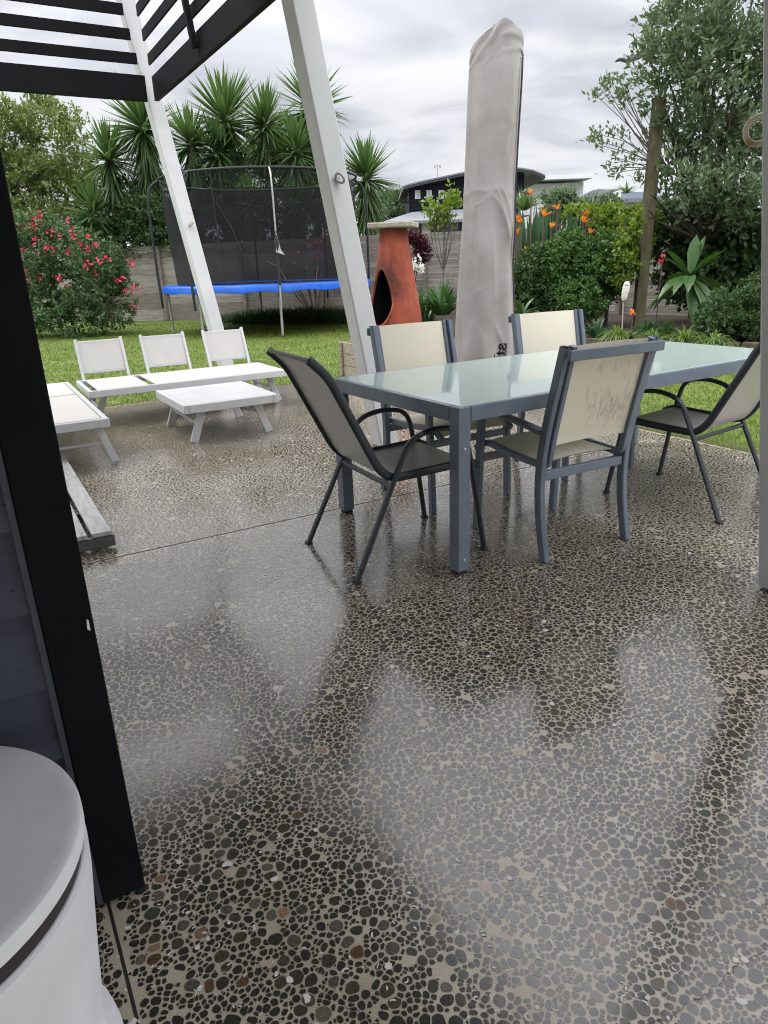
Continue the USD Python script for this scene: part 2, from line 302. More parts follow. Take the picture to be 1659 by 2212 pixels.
# woven safety net: holes let the view through
def net(name, dens):
    MAT[name] = usdkit.material(stage, '/World/Looks/' + name, {
        't': ('transparent_bsdf', {}), 'd': ('principled_bsdf', dict(base_color=(0.006, 0.006, 0.0075), roughness=0.9, specular_ior_level=0.1)), 'm': ('mix_closure', dict(fac=dens))},
        [('t.BSDF', 'm.closure1'), ('d.BSDF', 'm.closure2')], surface='m.closure')
net('net_mesh', 0.66); net('net_band', 0.38)
# wet sealed ground concrete: cement and pebbles share one water film
def wet(name, ramp, rnd, cement):
    lo, hi = (0.17, 0.31) if cement else (0.10, 0.20)
    n = {'geo': ('geometry', {}), 'big': ('noise_texture', dict(scale=0.9, detail=1.0)), 'rr': ('map_range', dict(from_min=0.35, from_max=0.65, to_min=lo, to_max=hi, clamp=True)),
         'bn': ('noise_texture', dict(scale=160.0 if cement else 110.0, detail=2.0, roughness=0.65)), 'b': ('bump', dict(strength=0.16 if cement else 0.07, distance=0.0025)),
         'sp': ('noise_texture', dict(scale=420.0 if cement else 190.0, detail=2.0, roughness=0.7)),
         'sr': ('rgb_ramp', {'ramp': [(0.3, (0.62, 0.60, 0.58)), (0.5, (1.0, 1.0, 1.0)), (0.72, (1.32, 1.30, 1.26))] if cement else [(0.3, (0.60, 0.62, 0.64)), (0.5, (1.0, 1.0, 1.0)), (0.66, (1.5, 1.46, 1.38)), (0.78, (2.6, 2.5, 2.3))]}),
         'mu': ('mix_color', dict(blend_type='multiply', fac=1.0, use_clamp=False)),
         'r': ('rgb_ramp', {'ramp': ramp}), 'p': ('principled_bsdf', dict(specular_ior_level=0.8, coat_weight=0.35 if cement else 0.5, coat_ior=1.5))}
    L = [('geo.position', 'big.vector'), ('big.fac', 'rr.value'), ('rr.result', 'p.roughness'), ('geo.position', 'bn.vector'), ('bn.fac', 'b.height'),
         ('b.normal', 'p.normal'), ('rr.result', 'p.coat_roughness'),
         ('geo.position', 'sp.vector'), ('sp.fac', 'sr.fac'), ('r.color', 'mu.a'), ('sr.color', 'mu.b'), ('mu.result', 'p.base_color')]
    if rnd == 'island': L.append(('geo.random_per_island', 'r.fac'))
    elif rnd == 'object': n['oi'] = ('object_info', {}); L.append(('oi.random', 'r.fac'))
    else:
        n['cn'] = ('noise_texture', dict(scale=3.2, detail=5.0, roughness=0.75)); L += [('geo.position', 'cn.vector'), ('cn.fac', 'r.fac')]
    MAT[name] = usdkit.material(stage, '/World/Looks/' + name, n, L, surface='p.BSDF')
PEB = [(0.0, (0.018, 0.019, 0.019)), (0.25, (0.030, 0.029, 0.024)), (0.42, (0.040, 0.037, 0.026)), (0.55, (0.034, 0.040, 0.036)), (0.70, (0.060, 0.058, 0.054)), (0.78, (0.050, 0.052, 0.058)), (0.83, (0.095, 0.090, 0.078)),
       (0.86, (0.055, 0.036, 0.022)), (0.93, (0.085, 0.050, 0.028)), (0.945, (0.19, 0.155, 0.12)), (0.975, (0.17, 0.105, 0.07)), (0.985, (0.045, 0.045, 0.045)), (1.0, (0.03, 0.03, 0.03))]
PEB = [(p, tuple(q * k for q, k in zip(c, (1.38, 1.30, 1.16)))) for p, c in PEB]
wet('wet_pebble', PEB, 'island', False); wet('wet_pebble_single', PEB, 'object', False)
wet('wet_cement', [(0.28, (0.31, 0.255, 0.175)), (0.45, (0.41, 0.355, 0.265)), (0.6, (0.47, 0.415, 0.325)), (0.75, (0.51, 0.43, 0.32))], 'noise', True)

# ------------------------------------------------------------------ leaves
def leaves(P, D, Nn, L, Wd, fold=0.12, mid=0.5):
    n = len(P); D = D / np.linalg.norm(D, axis=1)[:, None]
    S = np.cross(D, Nn); S /= np.linalg.norm(S, axis=1)[:, None] + 1e-9
    N2 = np.cross(S, D); L = np.broadcast_to(L, n)[:, None]; Wd = np.broadcast_to(Wd, n)[:, None]
    mc = P + D * L * mid
    V = np.stack([P, mc - S * Wd / 2 + N2 * Wd * fold, mc, mc + S * Wd / 2 + N2 * Wd * fold, P + D * L - N2 * L * 0.08], 1)
    F = np.array([[0, 2, 1], [0, 3, 2], [1, 2, 4], [2, 3, 4]])
    return V.reshape(-1, 3), (np.arange(n)[:, None, None] * 5 + F).reshape(-1, 3)
def blades(P, D, L, Wd, droop, segs=4, Nn=None, shape='sword', fold=0.0):
    n = len(P); D = D / np.linalg.norm(D, axis=1)[:, None]
    L = np.broadcast_to(L, n); Wd = np.broadcast_to(Wd, n); droop = np.broadcast_to(droop, n)
    if Nn is None: Nn = np.tile([0, 0, 1.0], (n, 1)) + 1e-3
    S = np.cross(D, Nn); S /= np.linalg.norm(S, axis=1)[:, None] + 1e-9
    t = np.linspace(0, 1, segs + 1)
    C = P[:, None] + D[:, None] * (L[:, None] * t)[..., None]
    C[..., 2] -= (droop * L)[:, None] * t ** 2
    if shape == 'sword': wp = np.interp(t, [0, 0.15, 0.5, 0.85, 1], [0.7, 1, 0.9, 0.4, 0.02])
    elif shape == 'paddle': wp = np.interp(t, [0, 0.3, 0.45, 0.65, 0.85, 1], [0.10, 0.12, 0.8, 1, 0.75, 0.04])
    elif shape == 'agave': wp = np.interp(t, [0, 0.15, 0.5, 0.75, 1], [0.55, 0.55, 1.0, 0.8, 0.02])
    else: wp = np.interp(t, [0, 0.6, 1], [1, 0.7, 0.03])
    k = 3 if fold else 2
    off = S[:, None] * (Wd[:, None] * wp / 2)[..., None]
    if fold:
        up = np.cross(S, D); V = np.stack([C - off + up[:, None] * (Wd[:, None] * wp * fold)[..., None], C, C + off + up[:, None] * (Wd[:, None] * wp * fold)[..., None]], 2)
    else: V = np.stack([C - off, C + off], 2)
    m = (segs + 1) * k; F = []
    for s in range(segs):
        for q in range(k - 1):
            a = s * k + q; F += [[a, a + 1, a + k + 1], [a, a + k + 1, a + k]]
    return V.reshape(-1, 3), (np.arange(n)[:, None, None] * m + np.array(F)).reshape(-1, 3)
def unit(rng, n):
    d = rng.normal(size=(n, 3)); return d / np.linalg.norm(d, axis=1)[:, None]
def clump_points(rng, blobs, n, shell=0.55, thr=0.0, freq=2.0, seed=0):
    vol = np.array([b[1][0] * b[1][1] * b[1][2] for b in blobs]) ** 0.75
    out, outd = [], []
    while sum(len(o) for o in out) < n:
        k = rng.choice(len(blobs), n * 2, p=vol / vol.sum())
        c = np.array([b[0] for b in blobs])[k]; r = np.array([b[1] for b in blobs])[k]
        d = unit(rng, n * 2); q = shell + (1 - shell) * rng.random(n * 2) ** 0.6
        q = np.where(rng.random(n * 2) < 0.2, q * rng.random(n * 2), q)
        p = c + d * r * (q * (0.86 + 0.28 * meshkit.noise(d * 2.3 + k[:, None] * 7.1, seed)))[:, None]
        ok = meshkit.fbm(p * freq, 2, seed + 5) > thr
        out.append(p[ok]); outd.append(d[ok])
    return np.concatenate(out)[:n], np.concatenate(outd)[:n]
def crown(rng, blobs, n, k, L, Wd, spread=1.0, thr=0.42, freq=2.0, up=0.5, seed=0, shell=0.5, cr=0.4, zmin=None):
    P, d = clump_points(rng, blobs, n, shell, thr, freq, seed)
    ax = d + np.array([0, 0, up]) + 0.35 * rng.normal(size=P.shape); ax /= np.linalg.norm(ax, axis=1)[:, None]
    P = np.repeat(P, k, 0); ax = np.repeat(ax, k, 0); m = len(P)
    D = ax + spread * unit(rng, m); D /= np.linalg.norm(D, axis=1)[:, None]
    P = P + ax * (rng.random(m) * L * 1.2)[:, None] + rng.normal(size=P.shape) * L * cr
    if zmin is not None: P[:, 2] = np.maximum(P[:, 2], zmin + rng.random(m) * 0.05)
    s = 0.65 + 0.7 * rng.random(m)
    return leaves(P, D, ax + 0.4 * rng.normal(size=P.shape), L * s, Wd * s)
def limbs(m, rng, base, targets, r0, r1=0.006, bend=0.15, n=6):
    for T in targets:
        T = np.asarray(T, float); b = np.asarray(base, float); t = np.linspace(0, 1, n)[:, None]
        path = b + (T - b) * t + np.sin(t * np.pi) * (rng.normal(size=3) * bend * np.linalg.norm(T - b) * 0.4 + [0, 0, bend * 0.25])
        m.tube(path, 1.0, side=(0.3, 1, 0.2), n=6, scale=np.linspace(r0, r1, n))
    return m
def rows(pts): return np.array(pts, float)

# ================================================================== SETTING
FENCE_A, FENCE_B = np.array([-13.0, 22.55]), np.array([3.6, 17.30])      # back fence line
SIDE_B = np.array([10.5, 8.6])
obj('ground', M().add([(-3000, -200, -0.35), (3000, -200, -0.35), (3000, 6000, -0.35), (-3000, 6000, -0.35)], [[0, 1, 2], [0, 2, 3]]), 'earth',
    label='far green ground beyond the fences', category='ground', kind='structure')
def sheet(P, z):                                       # convex polygon sheet
    P = np.asarray(P, float); return M().add(np.c_[P[:, :2], np.full(len(P), z)], [[0, i, i + 1] for i in range(1, len(P) - 1)])
# lawn: a gridded sheet with a little unevenness
PATIO_U, PATIO_W = 4.37, 7.48
gx, gy = np.meshgrid(np.linspace(-16, 13, 88), np.linspace(-3, 24, 82), indexing='ij')
gz = -0.035 + 0.035 * (meshkit.fbm(np.stack([gx, gy, 0 * gx], -1) * 0.7, 3) - 0.5)
uu, ww = gx * CU + gy * SU, -gx * SU + gy * CU
gz = np.where((uu < PATIO_U + 0.25) & (ww < PATIO_W + 0.25), -0.09, gz)
gi = np.arange(88 * 82).reshape(88, 82)
gf = np.concatenate([np.stack([gi[:-1, :-1], gi[1:, :-1], gi[1:, 1:]], -1).reshape(-1, 3), np.stack([gi[:-1, :-1], gi[1:, 1:], gi[:-1, 1:]], -1).reshape(-1, 3)])
obj('lawn', M().add(np.stack([gx, gy, gz], -1).reshape(-1, 3), gf), 'lawn', smooth=True, label='mown green lawn between the patio and the fence', category='lawn', kind='structure')

# patio: ground concrete slabs, sawn joint between them
patio = thing('patio', 'wet exposed pebble concrete patio', 'patio', kind='structure')
J1, JW, J2 = 3.32, 0.015, 0.02                         # joint along u at w=J1; joint along w at u=J2
JD = uw(1, 0)[:2]
def jointw(u): return J1 - 0.0 * u
_a = gnd(187, 1218); _b = gnd(972, 1046)
def touw(P): P = np.asarray(P); return P[..., 0] * CU + P[..., 1] * SU, -P[..., 0] * SU + P[..., 1] * CU
(ua, wa), (ub, wb) = touw(_a[:2]), touw(_b[:2])
JS = (wb - wa) / (ub - ua)
def jw(u): return wa + (u - ua) * JS
U_MIN, W_MIN = -9.0, -4.0
JEND = 1.235                                            # second joint runs from the house corner towards the camera
def slab(name, poly):
    P = np.array([uw(*q)[:2] for q in poly]); n = len(P); m = M()
    m.add(np.r_[np.c_[P, np.zeros(n)], np.c_[P, np.full(n, -0.12)]],
          [[0, i, i + 1] for i in range(1, n - 1)] + [[i, (i + 1) % n + n, (i + 1) % n] for i in range(n)] + [[i, i + n, (i + 1) % n + n] for i in range(n)])
    obj('slab', m, 'wet_cement', patio)
g = JW / 2
slab('far', [(U_MIN, jw(U_MIN) + g), (PATIO_U, jw(PATIO_U) + g), (PATIO_U, PATIO_W), (U_MIN, PATIO_W)])
slab('near', [(J2 + 0.0035, W_MIN), (PATIO_U, W_MIN), (PATIO_U, jw(PATIO_U) - g), (J2 + 0.0035, jw(J2) - g)])
slab('side', [(U_MIN, W_MIN), (J2 - 0.0035, W_MIN), (J2 - 0.0035, JEND + 0.5), (U_MIN, JEND + 0.5)])
slab('side', [(U_MIN, JEND + 0.5), (J2 + 0.0035, JEND + 0.5), (J2 + 0.0035, jw(J2) - g), (U_MIN, jw(U_MIN) - g)])
obj('joint', sheet([uw(U_MIN, W_MIN), uw(PATIO_U, W_MIN), uw(PATIO_U, PATIO_W), uw(U_MIN, PATIO_W)], -0.0008), 'joint_dark', patio)

# cracks, as thin dark ribbons lying in the surface
def crack(pxs, seed, w):
    rng = np.random.default_rng(seed); P = [gnd(*q)[:2] for q in pxs]; path = []
    for a, b in zip(P[:-1], P[1:]):
        k = max(2, int(np.linalg.norm(b - a) / 0.011))
        for t in np.linspace(0, 1, k, endpoint=False): path.append(a + (b - a) * t + rng.normal(size=2) * 0.0035)
    path = np.array(path); t = np.gradient(path, axis=0); nrm = np.stack([-t[:, 1], t[:, 0]], -1); nrm /= np.linalg.norm(nrm, axis=1)[:, None]
    ww_ = (w * (0.4 + rng.random(len(path))))[:, None]
    V = np.concatenate([np.c_[path - nrm * ww_, np.full(len(path), 0.0012)], np.c_[path + nrm * ww_, np.full(len(path), 0.0012)]]); n = len(path)
    i = np.arange(n - 1); obj('crack', M().add(V, np.concatenate([np.stack([i, i + 1, i + n + 1], -1), np.stack([i, i + n + 1, i + n], -1)])), 'joint_dark', patio)
crack([(1700, 2030), (1640, 2060), (1590, 2085), (1545, 2140), (1500, 2160), (1460, 2190), (1380, 2225), (1300, 2260)], 3, 0.00055)
crack([(405, 1975), (440, 2000), (460, 2040), (520, 2075), (600, 2100), (660, 2130), (740, 2165), (790, 2200), (850, 2230)], 4, 0.0005)

# pebbles: a power-diagram packing, each cell rounded off; flush with the cement
def pebbles():
    rng = np.random.default_rng(11)
    pts = []
    for (u0, u1, w0, w1, s) in [(-3.6, PATIO_U - 0.02, 0.2, 2.4, 0.0142), (-4.6, PATIO_U - 0.02, 2.4, PATIO_W - 0.02, 0.0146)]:
        nu, nw = int((u1 - u0) / s), int((w1 - w0) / s)
        a, b = np.meshgrid(np.arange(nu), np.arange(nw), indexing='ij')
        p = np.stack([u0 + (a + 0.5 + (b % 2) * 0.5) * s, w0 + (b + 0.5) * s], -1).reshape(-1, 2) + rng.uniform(-0.52, 0.52, (nu * nw, 2)) * s
        pts.append(p)
        ex = int(nu * nw * 0.55); pts.append(np.stack([rng.uniform(u0, u1, ex), rng.uniform(w0, w1, ex)], -1))
    Q = np.concatenate(pts); W = np.stack([Q[:, 0] * CU - Q[:, 1] * SU, Q[:, 0] * SU + Q[:, 1] * CU], -1)
    px, dep = project(np.c_[W, np.zeros(len(W))])
    ok = (dep > 0.3) & (px[:, 0] > -130) & (px[:, 0] < 1800) & (px[:, 1] < 2420)
    ok &= ~((Q[:, 1] > 1.3) & (Q[:, 1] < 2.9) & (Q[:, 0] < -0.35))           # behind the house corner
    W = W[ok]; n = len(W)
    wt = (0.0043 * np.exp(0.70 * rng.normal(size=n))).clip(0.0, 0.0165) ** 2
    K = 14; th = np.linspace(0, 2 * np.pi, K, endpoint=False)
    dirs = np.stack([np.cos(th), np.sin(th)], -1)
    for turn in range(3):                                # crowded-out cells go, their neighbours close the gap
        n = len(W); nb = cKDTree(W).query(W, 15)[1]
        q = W[nb[:, 1:]] - W[:, None]; q2 = (q ** 2).sum(-1)
        h = (q2 + wt[:, None] - wt[nb[:, 1:]]) / 2
        R = np.full((n, K), 0.05)
        for j in range(14):
            dt = q[:, j] @ dirs.T; r = np.where(dt > 1e-6, h[:, j, None] / np.maximum(dt, 1e-6), 1.0); R = np.minimum(R, r)
        bad = (R.min(1) < 0.0010) | (R.mean(1) < 0.0024)
        if turn < 2: W, wt = W[~bad], wt[~bad]
    ph = rng.uniform(0, np.pi, n); R = R * (1 - (0.27 * rng.random(n) ** 1.3)[:, None] * np.sin(th[None] - ph[:, None]) ** 2)
    R = R * (0.965 - 0.10 * rng.random(n))[:, None] - 0.0008
    med = np.median(R, 1, keepdims=True); R = np.minimum(R, med * 1.7); R = np.maximum(R, 0.0008)
    for _ in range(1): R = 0.5 * R + 0.25 * np.roll(R, 1, 1) + 0.25 * np.roll(R, -1, 1)
    R *= 1 + 0.05 * rng.normal(size=(n, K))
    keep = ~bad & (rng.random(n) > 0.02) & (R.mean(1) > 0.0015)
    u_, w_ = touw(W)
    keep &= (np.abs(w_ - jw(u_)) > R.max(1) * 0.9 + 0.004) & ~((np.abs(u_ - J2) < R.max(1) * 0.9 + 0.004) & (w_ < JEND + 0.5)) & (w_ < PATIO_W - 0.03) & (u_ < PATIO_U - 0.03)
    W, R = W[keep], R[keep]; n = len(W)
    rim = np.concatenate([np.stack([W[:, None, 0] + R * np.cos(th), W[:, None, 1] + R * np.sin(th)], -1), W[:, None]], 1)
    V = np.concatenate([rim, np.repeat(0.0004 + 0.0006 * rng.random((n, 1, 1)), K + 1, 1)], -1)
    dist = np.linalg.norm(W, axis=1)
    i = np.arange(K); F = np.stack([np.full(K, K), i, (i + 1) % K], -1)
    px, dep = project(np.c_[W, np.zeros(n)])
    inview = (px[:, 0] > 5) & (px[:, 0] < 1654) & (px[:, 1] < 2200)
    size = np.where(inview, R.mean(1) / np.maximum(dep, 0.2), 0)
    big = np.argsort(-size)[:300]
    for b in big: obj('pebble', (V[b], F), 'wet_pebble_single', patio)
    rest = np.setdiff1d(np.arange(n), big)
    near = rest[dist[rest] < 3.2]; far = rest[dist[rest] >= 3.2]
    m = M(); m.add(V[near].reshape(-1, 3), (np.arange(len(near))[:, None, None] * (K + 1) + F).reshape(-1, 3))
    V2 = np.concatenate([V[far][:, 0:K:2], V[far][:, K:]], 1); k2 = K // 2; i = np.arange(k2)
    F2 = np.stack([np.full(k2, k2), i, (i + 1) % k2], -1)
    m.add(V2.reshape(-1, 3), (np.arange(len(far))[:, None, None] * (k2 + 1) + F2).reshape(-1, 3))
    obj('pebbles', m, 'wet_pebble', patio, kind='stuff')
    # shell crescents and chips between them
    ns = 12000; P = np.stack([rng.uniform(-3, 3, ns), rng.uniform(0.3, 8, ns)], -1); P[:, 0] *= P[:, 1] / 3.2 + 0.45
    u_, w_ = touw(P); P = P[(w_ < PATIO_W - 0.05) & (u_ < PATIO_U - 0.05) & (meshkit.fbm(np.c_[P, 0 * P[:, :1]] * 2.2, 3, 4) > 0.40)]; ns = len(P)
    a0 = rng.uniform(0, 6.28, ns); ext = rng.uniform(0.5, 1.6, ns); rad = 0.0034 + 0.0058 * rng.random(ns) ** 2; k = 5
    t = np.linspace(-1, 1, k); an = a0[:, None] + ext[:, None] * t; wd = 0.0007 + 0.0012 * rng.random(ns)[:, None] * (1 - t ** 2) + 0.0003
    chip = rng.random(ns) < 0.16; wd = np.where(chip[:, None], rad[:, None] * 0.8 * (1 - 0.8 * t ** 2) + 0.001, wd)
    o = np.stack([np.cos(an), np.sin(an)], -1); base = P[:, None] - 0 * o
    V = np.concatenate([np.concatenate([base + o * (rad[:, None] - wd)[..., None], base + o * (rad[:, None] + wd)[..., None]], 1), np.repeat(0.0012 + 0.0006 * rng.random((ns, 1, 1)), 2 * k, 1)], -1)
    i = np.arange(k - 1); F = np.concatenate([np.stack([i, i + k, i + 1], -1), np.stack([i + k, i + k + 1, i + 1], -1)])
    obj('shell_fragments', (V.reshape(-1, 3), (np.arange(ns)[:, None, None] * 2 * k + F).reshape(-1, 3)), 'shell_white', patio, kind='stuff')
pebbles()

# dry clippings strip where lawn meets patio
def edge_strip():
    rng = np.random.default_rng(5); n = 9000
    t = rng.random(n); side = rng.random(n) < 0.55
    u_ = np.where(side, -4.5 + t * (PATIO_U + 4.5), PATIO_U + rng.normal(size=n) * 0.05 + 0.05); w_ = np.where(side, PATIO_W + 0.05 + rng.normal(size=n) * 0.05, 1.0 + t * (PATIO_W - 1.0))
    P = np.stack([u_ * CU - w_ * SU, u_ * SU + w_ * CU, 0.0 + rng.random(n) * 0.012 - 0.01], -1)
    D = unit(rng, n); D[:, 2] = np.abs(D[:, 2]) * 0.35
    obj('dry_grass_edge', blades(P, D, 0.03 + 0.03 * rng.random(n), 0.006, 0.1, 2), 'yucca_dry', label='brown dry grass clippings along the edge of the patio', category='dry grass', kind='stuff')
edge_strip()
def border(P, z, w):
    pass
# grass blades
def grass():
    rng = np.random.default_rng(21); n = 230000
    Y = 3.2 + 16.0 * rng.random(n) ** 1.15; X = rng.uniform(-0.60, 0.60, n) * Y * 1.02 + rng.normal(size=n) * 0.2
    P = np.stack([X, Y, 0 * X], -1); u_, w_ = touw(P[:, :2])
    inside = (u_ < PATIO_U + 0.03 + 0.04 * rng.random(n)) & (w_ < PATIO_W + 0.03 + 0.05 * rng.random(n))
    fy = FENCE_A[1] + (X - FENCE_A[0]) * (FENCE_B[1] - FENCE_A[1]) / (FENCE_B[0] - FENCE_A[0])
    bed = in_bed(X, Y)
    ok = ~inside & (Y < fy - 0.3) & ~bed
    P = P[ok]; n = len(P); Y = P[:, 1]
    P[:, 2] = -0.035 + 0.035 * (meshkit.fbm(np.stack([P[:, 0], P[:, 1], 0 * Y], -1) * 0.7, 3) - 0.5) - 0.004
    L = (0.030 + 0.030 * rng.random(n)) * (0.8 + 0.6 * meshkit.fbm(P * 1.4, 3, 2))
    D = unit(rng, n); D[:, 2] = np.abs(D[:, 2]) + 0.7
    obj('grass', blades(P, D, L, 0.0045 + 0.0006 * Y, 0.25, 2, shape='grass'), 'grass_blade', label='short green grass of the lawn', category='grass', kind='stuff')
BED = np.array([(0.25, 16.6), (0.6, 14.6), (1.35, 12.9), (2.3, 12.05), (3.26, 11.5), (4.3, 10.75), (5.24, 10.18), (6.4, 9.2), (9.5, 6.5)])   # lawn-side edge of the garden bed
def in_bed(X, Y):
    return (Y > np.interp(X, BED[:, 0], BED[:, 1])) & (X > 0.25)
grass()
bp = np.concatenate([BED, [(13, 9), (12, 20), (0.25, 20)]])
def bed_mesh():
    m = M(); n = len(BED); top = np.array([np.interp(np.linspace(0, 1, n), [0, 1], [0.25, 13]), np.interp(np.linspace(0, 1, n), [0, 1], [20, 12])]).T
    k = 7; V = []
    for j in range(k):
        s = j / (k - 1); q = BED * (1 - s) + top * s
        V.append(np.c_[q, -0.03 + 0.10 * min(1, s * 5) + 0.05 * (meshkit.fbm(np.c_[q, 0 * q[:, :1]] * 1.7, 3) - 0.5)])
    V = np.concatenate(V); i = np.arange(k * n).reshape(k, n)
    F = np.concatenate([np.stack([i[:-1, :-1], i[:-1, 1:], i[1:, 1:]], -1).reshape(-1, 3), np.stack([i[:-1, :-1], i[1:, 1:], i[1:, :-1]], -1).reshape(-1, 3)])
    return m.add(V, F)
obj('garden_bed', bed_mesh(), 'soil', smooth=True, label='dark soil of the planted garden bed on the right', category='garden bed', kind='structure')
rng = np.random.default_rng(8)
ek = thing('bed_edging', 'low row of rough brown edging stones along the garden bed', 'garden edging')
for i in range(1, len(BED) - 1):
    a, b = BED[i], BED[i + 1]; L = np.linalg.norm(b - a); k = max(1, int(L / 0.32))
    for j in range(k):
        p = a + (b - a) * (j + 0.5) / k; rz = math.atan2(*(b - a)[::-1]) + rng.normal() * 0.06
        obj('stone', M().rbox((p[0], p[1], -0.005 + 0.01 * rng.random()), (L / k * 0.93, 0.11, 0.085), rz, 0.015), 'edging_brick', ek)

# hills, far away
def ridge():
    Yh = 2500.0; px_ = [-900, -300, 200, 700, 1100, 1200, 1245, 1275, 1290, 1315, 1345, 1380, 1430, 1500, 1700, 2200, 2900]
    py_ = [575, 565, 560, 545, 500, 462, 432, 412, 406, 410, 405, 415, 425, 440, 470, 500, 520]
    K = np.array([at(x, y, Yh) for x, y in zip(px_, py_)]); n = 220; xs = np.linspace(K[0, 0], K[-1, 0], n); xs = np.clip(xs, -2900, 2900)
    h = np.interp(xs, K[:, 0], K[:, 2]) + 9 * (meshkit.fbm(np.stack([xs / 45, 0 * xs, 0 * xs], -1), 4) - 0.5)
    rows_ = []
    for t_, y0 in ((0.0, 1900.0), (0.35, 2120.0), (0.7, 2330.0), (1.0, 2500.0), (0.5, 2800.0), (0.0, 3100.0)):
        rows_.append(np.stack([xs, np.full(n, y0), np.maximum(h, 3) * t_ * (1 + 0.25 * (meshkit.fbm(np.stack([xs / 70, 0 * xs + y0 / 50, 0 * xs], -1), 3) - 0.5) * (t_ < 1)) - 4 * (t_ == 0)], -1))
    V = np.array(rows_); i = np.arange(6 * n).reshape(6, n)
    return V.reshape(-1, 3), np.concatenate([np.stack([i[:-1, :-1], i[:-1, 1:], i[1:, 1:]], -1).reshape(-1, 3), np.stack([i[:-1, :-1], i[1:, 1:], i[1:, :-1]], -1).reshape(-1, 3)])
obj('hills', ridge(), 'hill', smooth=True, label='distant blue hills on the horizon', category='hills', kind='structure')

# the moist air between here and the hills
MAT['haze'] = usdkit.material(stage, '/World/Looks/haze', {'v': ('principled_volume', dict(color=(0.80, 0.87, 0.97), density=0.00003, anisotropy=0.0))}, volume='v.volume')
hv = np.array([(x, y, z) for x in (-3050, 3050) for y in (-250, 6050) for z in (-1.4, 330)], float)
obj('haze', (hv, np.array([[0, 1, 3], [0, 3, 2], [4, 7, 5], [4, 6, 7], [0, 4, 5], [0, 5, 1], [2, 3, 7], [2, 7, 6], [0, 2, 6], [0, 6, 4], [1, 5, 7], [1, 7, 3]])), 'haze', label='thin moist haze lying between the garden and the hills', category='haze', kind='stuff')

# ================================================================== HOUSE CORNER AND PERGOLA
hs = thing('house_wall', 'near house corner with navy weatherboards and a black corner board', 'house wall', uw(0, 0), A)
WF = 1.279                                              # front face of the corner board, in w
TOP = 3.3
obj('corner_board', M().box((0.098 - 0.043, WF + 0.012, TOP / 2 + 0.004), (0.086, 0.024, TOP - 0.02), b=0.002), 'black_paint', hs)
obj('corner_board', M().box((0.098 - 0.012, WF + 0.072, TOP / 2 + 0.004), (0.024, 0.095, TOP - 0.02), b=0.002), 'black_paint', hs)
obj('scriber_strip', M().box((0.0052, WF + 0.016, TOP / 2 + 0.004), (0.0115, 0.026, TOP - 0.02), b=0.0006), 'grey_strip', hs)
obj('paint_chip', M().add([(0.085, WF - 0.0006, 0.655), (0.090, WF - 0.0006, 0.650), (0.0905, WF - 0.0006, 0.672), (0.087, WF - 0.0006, 0.675)], [[0, 1, 2], [0, 2, 3]]), 'chip_paint', hs)
z = 0.397 - 0.157 * 2
k = 0
while z < TOP - 0.1:
    z1 = z + 0.17
    V = []
    for x in (-3.2, 0.004):
        V += [(x, WF + 0.006, z), (x, WF + 0.030, z1), (x, WF + 0.05, z1), (x, WF + 0.05, z)]
    obj('weatherboard', M().add(V, [[0, 4, 5], [0, 5, 1], [0, 3, 7], [0, 7, 4], [4, 7, 6], [4, 6, 5], [1, 5, 6], [1, 6, 2]]), 'navy_paint', hs)
    if k < 6:
        for xo in (-0.035, -0.30): obj('nail_head', M().lathe([(0.0001, 0.001), (0.003, 0.0008), (0.0036, 0.0)], 10).mv((xo + 0.02 * (k % 2), WF + 0.0125, z + 0.05)) if False else M().box((xo + 0.016 * (k % 3), WF + 0.0115, z + 0.045), (0.006, 0.004, 0.006), b=0.0015), 'grey_strip', hs)
    z += 0.157; k += 1
obj('wall_core', M().box((-1.6, WF + 0.30, TOP / 2), (3.18, 0.49, TOP - 0.03)), 'navy_paint', hs)
obj('wall_end', M().box((0.045, WF + 0.35, TOP / 2), (0.07, 0.46, TOP - 0.05)), 'navy_paint', hs)

pg = thing('pergola', 'white raked posts carrying dark slatted screens and a covered roof', 'pergola', (0, 0, 0))
LEAN = np.array([-0.158, -0.033])
PB = [uw(2.545, 7.93)[:2], np.array([0.03, 5.05]), np.array([1.593, 2.480])]
def raked(base, z0, z1, w=0.15):
    h, c = w / 2, 0.008
    o = [(-h + c, -h), (h - c, -h), (h, -h + c), (h, h - c), (h - c, h), (-h + c, h), (-h, h - c), (-h, -h + c)]
    o = np.array([(x * CU - y * SU, x * SU + y * CU) for x, y in o]); V = []
    for z in (z0, z1): V.append(np.c_[base + LEAN * z + o, np.full(8, z)])
    i = np.arange(8); j = (i + 1) % 8
    F = np.concatenate([np.stack([i, j, j + 8], -1), np.stack([i, j + 8, i + 8], -1), [[0, q + 1, q] for q in range(1, 7)], [[8, 8 + q, 9 + q] for q in range(1, 7)]])
    return M().add(np.concatenate(V), F)
for b in PB:
    obj('post', raked(b, 0.012, 4.2), 'white_paint', pg)
    obj('post_base', M().rbox((b[0], b[1], 0.007), (0.11, 0.11, 0.014), A, 0.002), 'stainless', pg)
US = 2.085
def ubox(m, u0, u1, w0, w1, z0, z1, b=0.003): return m.rbox(uw((u0 + u1) / 2, (w0 + w1) / 2, (z0 + z1) / 2), (u1 - u0, w1 - w0, z1 - z0), A, b)
WA, WB = 7.93, 4.36
